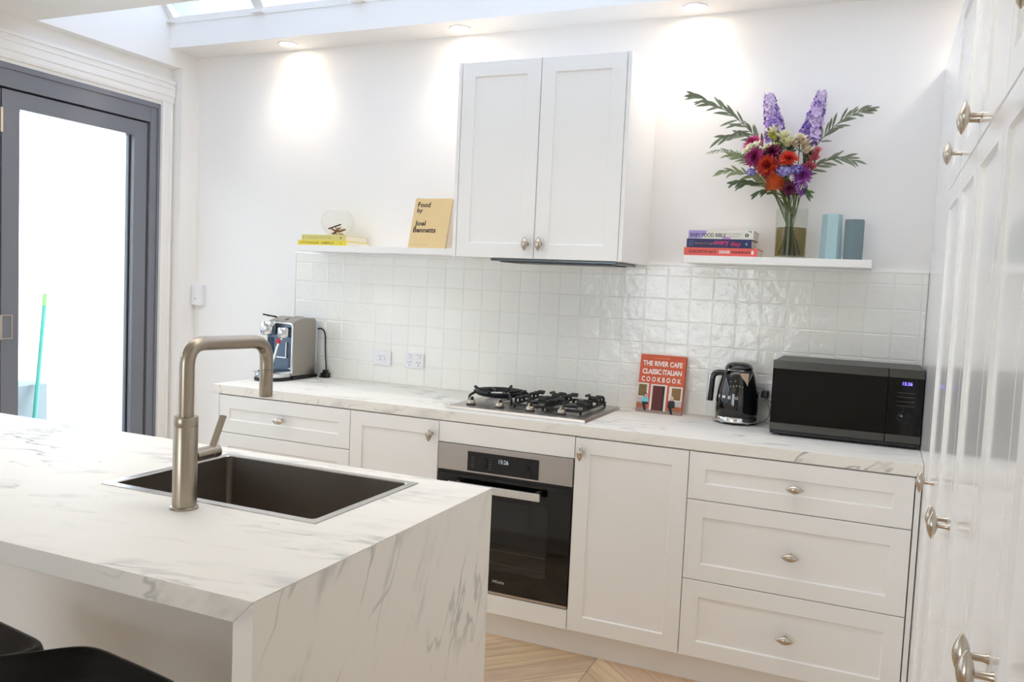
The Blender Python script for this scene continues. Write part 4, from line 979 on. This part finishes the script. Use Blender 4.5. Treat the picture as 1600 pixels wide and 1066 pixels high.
branch('leafy filler sprig behind the asters', ((1.305, -.105, 1.900), (1.335, -.115, 1.975), (1.345, -.120, 2.030)), 18, .050, .013, LEAF_D, stemm=STEM, name='foliage_sprig', start=.05)
branch('leafy filler sprig between the freesias and the plum lisianthus', ((1.240, -.120, 1.930), (1.235, -.130, 2.010), (1.240, -.140, 2.060)), 16, .045, .014, LEAF_P, stemm=STEM, name='foliage_sprig', start=.05)
branch('leafy filler sprig between pincushion flower and lavender statice', ((1.265, -.140, 1.860), (1.262, -.165, 1.910), (1.250, -.175, 1.940)), 14, .036, .012, LEAF_D, stemm=STEM, name='foliage_sprig', start=.05)
branch('leafy filler sprig left of the pincushion flower', ((1.230, -.135, 1.850), (1.190, -.155, 1.900), (1.160, -.165, 1.930)), 16, .045, .010, LEAF_P, stemm=STEM, name='foliage_sprig', start=.05)
branch('leafy filler sprig behind the lisianthus', ((1.230, -.105, 1.900), (1.180, -.110, 1.965), (1.165, -.115, 2.010)), 18, .050, .013, LEAF_D, stemm=STEM, name='foliage_sprig', start=.05)

# ------------------------------------------------------------------ coffee machine
cm = thing('coffee_machine', 'stainless capsule coffee machine at the end of the worktop', 'coffee machine', (-1.13, -.23, .92))
c0, c1 = -1.215, -1.046
def side_prism(bm, poly, x0, x1):
    A = [bm.verts.new((x0, y, z)) for y, z in poly]; B_ = [bm.verts.new((x1, y, z)) for y, z in poly]
    for k in range(len(poly)): bm.faces.new((A[k], A[(k+1) % len(poly)], B_[(k+1) % len(poly)], B_[k]))
    bm.faces.new(A); bm.faces.new(B_)
bm = nb(); side_prism(bm, [(-.062, .936), (-.062, 1.222), (-.075, 1.232), (-.160, 1.236), (-.245, 1.214), (-.248, .936)], c0, c1)
obj('housing', bm, mat('machine_steel', (166, 160, 152), .30, 1.), cm, bevel=.008, seg=3)
bm = nb(); box(bm, c0+.010, c1-.010, -.2515, -.2485, .958, 1.196); obj('front_panel', bm, mat('machine_front_blue', (104, 116, 130), .18, .9), cm)
bm = nb()
rim_ = arc_pts([(c0+.006, -.251, .952), (c0+.006, -.251, 1.205), (c1-.006, -.251, 1.205), (c1-.006, -.251, .952)], .02, 5); tube(bm, rim_, .006, 10); obj('front_surround', bm, M_chrome, cm, smooth='auto')
bm = nb(); lathe(bm, [(.104, 0), (.104, .016), (.1, .018)], 40, Matrix.Translation((-1.1305, -.288, .9205)) @ Matrix.Scale(.82, 4, (1, 0, 0)) @ Matrix.Scale(1.05, 4, (0, 1, 0)))
box(bm, c0-.002, c1+.002, -.25, -.05, .9205, .9362); obj('base', bm, M_blackplastic, cm, smooth='auto')
bm = nb(); lathe(bm, [(.101, 0), (.1015, .003), (.100, .022), (.094, .026), (.090, .022), (0, .022)], 40, Matrix.Translation((-1.1305, -.288, .9387)) @ Matrix.Scale(.82, 4, (1, 0, 0)) @ Matrix.Scale(1.05, 4, (0, 1, 0)), cap1=False); obj('drip_tray', bm, M_chrome, cm, smooth='auto')
bm = nb()
for k in range(7): box(bm, -1.205+.022*k, -1.193+.022*k, -.36, -.262, .9612, .9625)
obj('drip_grille', bm, mat('grille_grey', (120, 122, 126), .3, 1.), cm)
bm = nb(); lathe(bm, [(.0, 1.2125), (.030, 1.2125), (.037, 1.204), (.037, 1.168), (.033, 1.150), (.024, 1.143), (0, 1.143)], 28, Matrix.Translation((-1.176, -.292, 0)), cap0=False, cap1=False); hd_ = obj('brew_head', bm, M_chrome, cm, smooth='auto')
bm = nb(); box(bm, -1.200, -1.152, -.29, -.252, 1.150, 1.208); obj('head_bracket', bm, M_chrome, hd_, bevel=.008)
bm = nb(); lathe(bm, [(.0, 1.186), (.022, 1.186), (.027, 1.180), (.027, 1.142), (.022, 1.136), (0, 1.136)], 28, Matrix.Translation((-1.084, -.285, 0)), cap0=False, cap1=False); box(bm, -1.102, -1.066, -.285, -.252, 1.142, 1.180); obj('steam_head', bm, M_chrome, cm, smooth='auto')
obj('steam_wand', tube(nb(), arc_pts([(-1.080, -.292, 1.140), (-1.098, -.305, 1.098), (-1.124, -.322, .972)], .02, 5), .0058, 12), M_chrome, cm, smooth='auto')
bm = nb(); lathe(bm, [(0, .010), (.010, .008), (.013, 0), (.010, -.008), (0, -.010)], 20, frame((-1.088, -.312, 1.118), (1, 0, 0), (0, 0, 1), (0, -1, 0)), cap0=False, cap1=False); obj('red_dial', bm, mat('red_emblem', (196, 44, 62), .35), cm, smooth='auto')
bm = nb(); box(bm, -1.200, -1.168, -.256, -.2516, 1.050, 1.130); obj('capsule_chute', bm, mat('chute_dark', (58, 74, 92), .2, .6), cm, bevel=.004)
bm = nb(); box(bm, -1.140, -1.080, -.262, -.2516, 1.030, 1.036); box(bm, -1.084, -1.079, -.262, -.2516, 1.036, 1.11); obj('cup_shelf', bm, M_chrome, cm)
bm = nb(); box(bm, -1.2, -1.150, -.2475, -.243, 1.210, 1.216, Matrix.Translation((0, -.02, .026))); tube(bm, [(-1.205, -.296, 1.247), (-1.175, -.272, 1.240), (-1.160, -.24, 1.233)], .004, 8); obj('lever', bm, M_blackplastic, cm)
bm = nb(); side_prism(bm, [(-.225, 1.2215), (-.135, 1.2372), (-.135, 1.2385), (-.225, 1.2228)], -1.125, -1.119); side_prism(bm, [(-.140, 1.2365), (-.134, 1.2368), (-.134, 1.2385), (-.140, 1.2382)], -1.119, -1.075); obj('top_slot', bm, M_blackplastic, cm)
bm = nb(); box(bm, -1.19, -1.07, -.0615, -.018, .99, 1.215); obj('water_tank', bm, mat('tank_plastic', (214, 222, 236), .15), cm, bevel=.006)
bm = nb(); box(bm, -1.19, -1.07, -.0615, -.020, .9368, .988); obj('tank_base', bm, M_chrome, cm, bevel=.003)
crd = obj('power_cord', tube(nb(), bez((-1.085, -.012, 1.170), (-1.030, -.010, 1.19), (-1.024, -.016, 1.13), 8)+bez((-1.023, -.016, 1.12), (-1.020, -.020, 1.04), (-1.000, -.030, .962), 10)+bez((-.998, -.032, .950), (-1.0, -.05, .925), (-1.035, -.045, .9245), 6), .0036, 8), M_blackplastic, cm, smooth='auto')
bm = nb(); box(bm, -1.018, -.978, -.058, -.024, .9208, .946); box(bm, -1.010, -.986, -.052, -.028, .946, .962); box(bm, -.980, -.966, -.05, -.045, .930, .935)
obj('plug', bm, M_blackplastic, crd, bevel=.003)

# ------------------------------------------------------------------ kettle
KX, KY = 1.127, -.112; KM = Matrix.Translation((KX, KY, .9205))
kt = thing('electric_kettle', 'black retro electric kettle with chrome base beside the microwave', 'kettle', (KX, KY, .92))
GLB = mat('gloss_black', (7, 7, 8), .05, coat=.6)
obj('body', lathe(nb(), [(.083, .030), (.0868, .036), (.0872, .060), (.0858, .100), (.0810, .140), (.0735, .175), (.0655, .203), (.060, .216), (.058, .219)], 48, KM), GLB, kt, smooth='auto')
obj('base_ring', lathe(nb(), [(.080, .008), (.088, .010), (.0885, .026), (.0865, .030), (.082, .030)], 48, KM), M_chrome, kt, smooth='auto')
for k in range(4):
    a = pi/4+k*pi/2; obj('foot', lathe(nb(), [(.012, 0), (.014, .010)], 16, KM @ Matrix.Translation((.066*math.cos(a), .066*math.sin(a), 0))), M_chrome, kt, smooth='auto')
obj('lid_rim', lathe(nb(), [(.058, .2192), (.0595, .2205), (.0590, .2225), (.057, .223)], 48, KM), M_chrome, kt, smooth='auto')
obj('lid', lathe(nb(), [(.0572, .2232), (.0565, .230), (.050, .242), (.038, .250), (.020, .2545), (0, .2555)], 48, KM), GLB, kt, smooth='auto')
ka = math.radians(188); ku = Vector((math.cos(ka), math.sin(ka), 0))
def kp(r, z): return Vector((KX, KY, .9205))+ku*r+Vector((0, 0, z))
bm = nb(); P = arc_pts([kp(.058, .205), kp(.104, .205), kp(.110, .085)], .03, 8); tube(bm, P, .0125, 14); obj('handle', bm, GLB, kt, smooth='auto')
bm = nb(); P2 = [p+ku*.0085 for p in P[2:]]; tube(bm, P2, .0075, 10); obj('handle_strip', bm, M_chrome, kt, smooth='auto')
sa_ = math.radians(-52); su_ = Vector((math.cos(sa_), math.sin(sa_), 0)); sv = Vector((-math.sin(sa_), math.cos(sa_), 0)); K0 = Vector((KX, KY, .9205))
bm = nb(); vv = [bm.verts.new(p) for p in (K0+su_*.060+sv*.030+Vector((0, 0, .212)), K0+su_*.060-sv*.030+Vector((0, 0, .212)), K0+su_*.082+Vector((0, 0, .214)), K0+su_*.0755+Vector((0, 0, .150)))]
for f in ((0, 2, 1), (0, 3, 2), (1, 2, 3), (0, 1, 3)): bm.faces.new([vv[i] for i in f])
obj('spout', bm, M_chrome, kt)
def on_body(az, z, r, tilt):
    n = Vector((math.cos(az), math.sin(az), 0)); tx = Vector((-math.sin(az), math.cos(az), 0)); nn = (n*math.cos(tilt)+Vector((0, 0, 1))*math.sin(tilt)); up = nn.cross(tx)
    return frame(K0+n*r+Vector((0, 0, z)), tx, up, nn)
for ch, az in (('S', -138), ('M', -120), ('E', -103), ('G', -84)):
    text('maker_lettering', ch, .0125, .0125, M_chrome, kt, on_body(math.radians(az), .112, .0850, .13), bold=.03, extrude=.0012)
bm = nb()
for k in range(5): lathe(bm, [(0, .001), (.0018, .001), (.0018, -.001)], 8, on_body(math.radians(-104+9*k), .157+.002*(2-abs(k-2)), .0780, .22), cap0=False)
for az, z in ((-106, .176), (-90, .180)): lathe(bm, [(0, .001), (.002, .001), (.002, -.001)], 8, on_body(math.radians(az), z, .0735, .25), cap0=False)
obj('indicator_dots', bm, mat('pale_dots', (220, 214, 206), .5), kt)

# ------------------------------------------------------------------ outlets, switches, cords
def plate(name, label, cat, xc, zc, w, h, y, kind):
    t = thing(name, label, cat, (xc, y, zc-h/2))
    obj('face_plate', box(nb(), xc-w/2, xc+w/2, y-.009, y, zc-h/2, zc+h/2), M_plastic, t, bevel=.002)
    yf = y-.0092
    if kind == 'switch2':
        for s in (-.013, .011):
            obj('rocker', box(nb(), xc+s-.0075, xc+s+.0075, yf-.003, yf+.0005, zc-.011, zc+.009), M_plastic, t, bevel=.001)
            obj('rocker_shadow_gap', box(nb(), xc+s-.0085, xc+s+.0085, yf-.0004, yf, zc-.012, zc+.0105), M_greyprint, t)
    if kind == 'socket2':
        for s in (-.025, .027):
            obj('rocker', box(nb(), xc+s-.010, xc+s+.010, yf-.003, yf+.0005, zc+.012, zc+.028), M_plastic, t, bevel=.001)
            obj('rocker_shadow_gap', box(nb(), xc+s-.011, xc+s+.011, yf-.0004, yf, zc+.011, zc+.0295), M_greyprint, t)
            bm = nb()
            for dx, dz, r in ((-.0075, -.008, .5), (.0075, -.008, -.5), (0, -.022, 0)): box(bm, -.0011, .0011, -.0045, .0045, -.0006, .0006, FM(xc+s+dx, yf, zc+dz) @ Matrix.Rotation(r, 4, 'Z'))
            obj('pin_slots', bm, mat('slot_dark', (90, 90, 94), .6), t)
    if kind == 'switch1':
        obj('rocker', box(nb(), xc-.008, xc+.008, yf-.003, yf+.0005, zc-.004, zc+.014), M_plastic, t, bevel=.001)
        obj('indicator', box(nb(), xc-.008, xc-.002, yf-.0006, yf, zc-.026, zc-.016), M_greyprint, t)
    return t
plate('wall_switch', 'white double light switch on the tiles beside the coffee machine', 'switch', -.671, 1.049, .109, .075, -.0095, 'switch2')
plate('power_outlet', 'white double power outlet on the tiles, nearer the cooktop', 'outlet', -.480, 1.048, .112, .075, -.0095, 'socket2')
plate('power_outlet', 'white power outlet on the tiles half hidden between kettle and microwave', 'outlet', 1.235, 1.050, .112, .075, -.0095, 'socket2')
t = plate('light_switch', 'white vertical light switch in the corner beside the door trim', 'switch', -1.907, 1.313, .074, .114, -.022, 'switch1')
obj('mounting_block', box(nb(), -1.945, -1.869, -.0218, -.0004, 1.255, 1.371), M_plastic, t, bevel=.002)
crd = obj('power_cord', tube(nb(), bez((1.228, -.045, 1.027), (1.262, -.055, .985), (1.250, -.05, .950), 8)+bez((1.246, -.052, .944), (1.235, -.06, .9245), (1.205, -.095, .925), 6), .003, 8), mat('grey_cord', (140, 140, 138), .5), kt, smooth='auto')
obj('plug', box(nb(), 1.214, 1.242, -.055, -.0195, 1.028, 1.056), M_blackplastic, crd, bevel=.004)

# ------------------------------------------------------------------ microwave
mw = thing('microwave', 'black stainless microwave on the worktop against the tall cabinets', 'microwave', (1.546, -.18, .92))
m0, m1, my = 1.2855, 1.8085, -.330
obj('casing', box(nb(), m0+.003, m1-.003, my+.026, -.025, .930, 1.209), M_mwtop, mw, bevel=.003)
dv_ = 1.690
dd = obj('door', box(nb(), m0, dv_-.0012, my, my+.025, .940, 1.2095), M_blackplastic, mw, bevel=.0015)
obj('glass', box(nb(), m0+.0005, dv_-.0017, my-.003, my-.0002, .970, 1.178), M_mwblack, dd)
for z0, z1 in ((.9425, .9695), (1.1785, 1.2085)): obj('trim_band', box(nb(), m0+.0005, dv_-.0017, my-.003, my-.0002, z0, z1), M_mwsteel, dd)
cp = obj('control_panel', box(nb(), dv_+.0012, m1, my, my+.025, .940, 1.2095), M_blackplastic, mw, bevel=.0015)
obj('glass', box(nb(), dv_+.0017, m1-.0005, my-.003, my-.0002, .970, 1.178), M_mwblack, cp)
for z0, z1 in ((.9425, .9695), (1.1785, 1.2085)): obj('trim_band', box(nb(), dv_+.0017, m1-.0005, my-.003, my-.0002, z0, z1), M_mwsteel, cp)
text('clock_digits', '15:26', .032, .0115, M_bluedigit, cp, FM(1.754, my-.0031, 1.158))
bm = nb()
for k in range(4): box(bm, 1.722, 1.782, my-.0034, my-.0029, 1.124-.016*k, 1.1252-.016*k)
obj('button_marking', bm, mat('dim_print', (88, 90, 92)), cp)
bm = nb(); lathe(bm, [(.0245, 0), (.0245, .004), (.022, .006), (0, .006)], 32, FM(1.752, my-.003, 1.035), cap1=False); obj('dial', bm, M_mwblack, cp, smooth='auto')
obj('bottom_strip', box(nb(), m0+.002, m1-.002, my+.002, my+.02, .9285, .9395), M_blackplastic, mw)
crd = obj('power_cord', tube(nb(), bez((1.266, -.045, 1.027), (1.270, -.03, .97), (1.292, -.04, .955), 8), .003, 8), M_blackplastic, mw, smooth='auto')
obj('plug', box(nb(), 1.254, 1.278, -.052, -.0195, 1.026, 1.052), M_blackplastic, crd, bevel=.004)
for fx in (m0+.04, m1-.04):
    for fy in (my+.05, -.06): obj('foot', lathe(nb(), [(.012, .9202), (.012, .9302)], 12, Matrix.Translation((fx, fy, 0))), M_blackplastic, mw)

# ------------------------------------------------------------------ downlights
def downlight(x, y, z, label, power, size=122, soft=.04, col=(1, .86, .74)):
    t = thing('downlight', label, 'light', (x, y, z), 'ceiling downlights')
    obj('trim_ring', lathe(nb(), [(.052, z-.0005), (.052, z-.004), (.046, z-.006), (.040, z-.003), (.040, z-.0005)], 36, Matrix.Translation((x, y, 0)), closed=True), M_plastic, t, smooth='auto')
    obj('lens', lathe(nb(), [(0, z-.0005), (.0398, z-.0005), (.0398, z-.0035), (0, z-.0045)], 36, Matrix.Translation((x, y, 0)), cap0=False, cap1=False), M_lens, t, smooth='auto')
    li = bpy.data.lights.new('downlight_beam', 'SPOT'); li.energy = power; li.spot_size = math.radians(size); li.spot_blend = 1.; li.shadow_soft_size = soft; li.color = col
    lo = bpy.data.objects.new('downlight_beam', li); COL.objects.link(lo); lo.location = (x, y, z-.02)
DLP = 2.8
for x, l in ((-1.238, 'glowing downlight in the bulkhead above the coffee machine end'), (-.243, 'glowing downlight in the bulkhead near the wall cabinet'), (.857, 'glowing downlight in the bulkhead on the flower vase side')):
    downlight(x, -.112, SOF, l, DLP)
downlight(2.03, -.112, SOF, 'downlight in the bulkhead above the tall cabinets', DLP)


# ------------------------------------------------------------------ daylight
w = bpy.data.worlds.new('sky'); sc.world = w; w.use_nodes = True
bg = w.node_tree.nodes['Background']; bg.inputs['Color'].default_value = (.895, .945, 1.0, 1); bg.inputs['Strength'].default_value = 2.0
def portal(loc, rot, sx, sy):
    li = bpy.data.lights.new('portal', 'AREA'); li.shape = 'RECTANGLE'; li.size = sx; li.size_y = sy; li.cycles.is_portal = True
    o = bpy.data.objects.new('portal', li); COL.objects.link(o); o.location = loc; o.rotation_euler = rot
portal((.28, (SY0+SY1)/2, 3.45), (math.radians(-46), 0, 0), 4.5, 1.25)
portal(((RX0+RX1)/2, (RY0+RY1)/2, CE+.40), (0, 0, 0), RX1-RX0, RY1-RY0)
portal(((WX0+WX1)/2, NY-.02, (WZ0+WZ1)/2), (math.radians(90), 0, 0), WX1-WX0, WZ1-WZ0)
portal((-2.16, -1.94, 1.15), (0, math.radians(-90), 0), 2.2, 3.4)

# ------------------------------------------------------------------ camera
cam = bpy.data.cameras.new('camera'); co = bpy.data.objects.new('camera', cam); COL.objects.link(co)
cam.sensor_fit = 'HORIZONTAL'; cam.sensor_width = 36; cam.lens = 36*1307.6254/1600; cam.clip_start = .05
Mx = Matrix.Rotation(.41221, 4, 'Z') @ Matrix.Rotation(1.50432, 4, 'X') @ Matrix.Rotation(.045136, 4, 'Z')
Mx.translation = (1.6455, -3.6595, 1.4488); co.matrix_world = Mx
sc.camera = co

sc.view_settings.view_transform = 'Standard'; sc.view_settings.look = 'None'; sc.view_settings.gamma = 1; sc.view_settings.use_curve_mapping = False
sc.view_settings.exposure = 1.80
cy = sc.cycles; cy.use_denoising = True; cy.max_bounces = 14; cy.diffuse_bounces = 8; cy.glossy_bounces = 5; cy.transparent_max_bounces = 16; cy.caustics_reflective = False; cy.caustics_refractive = False; cy.sample_clamp_indirect = 8
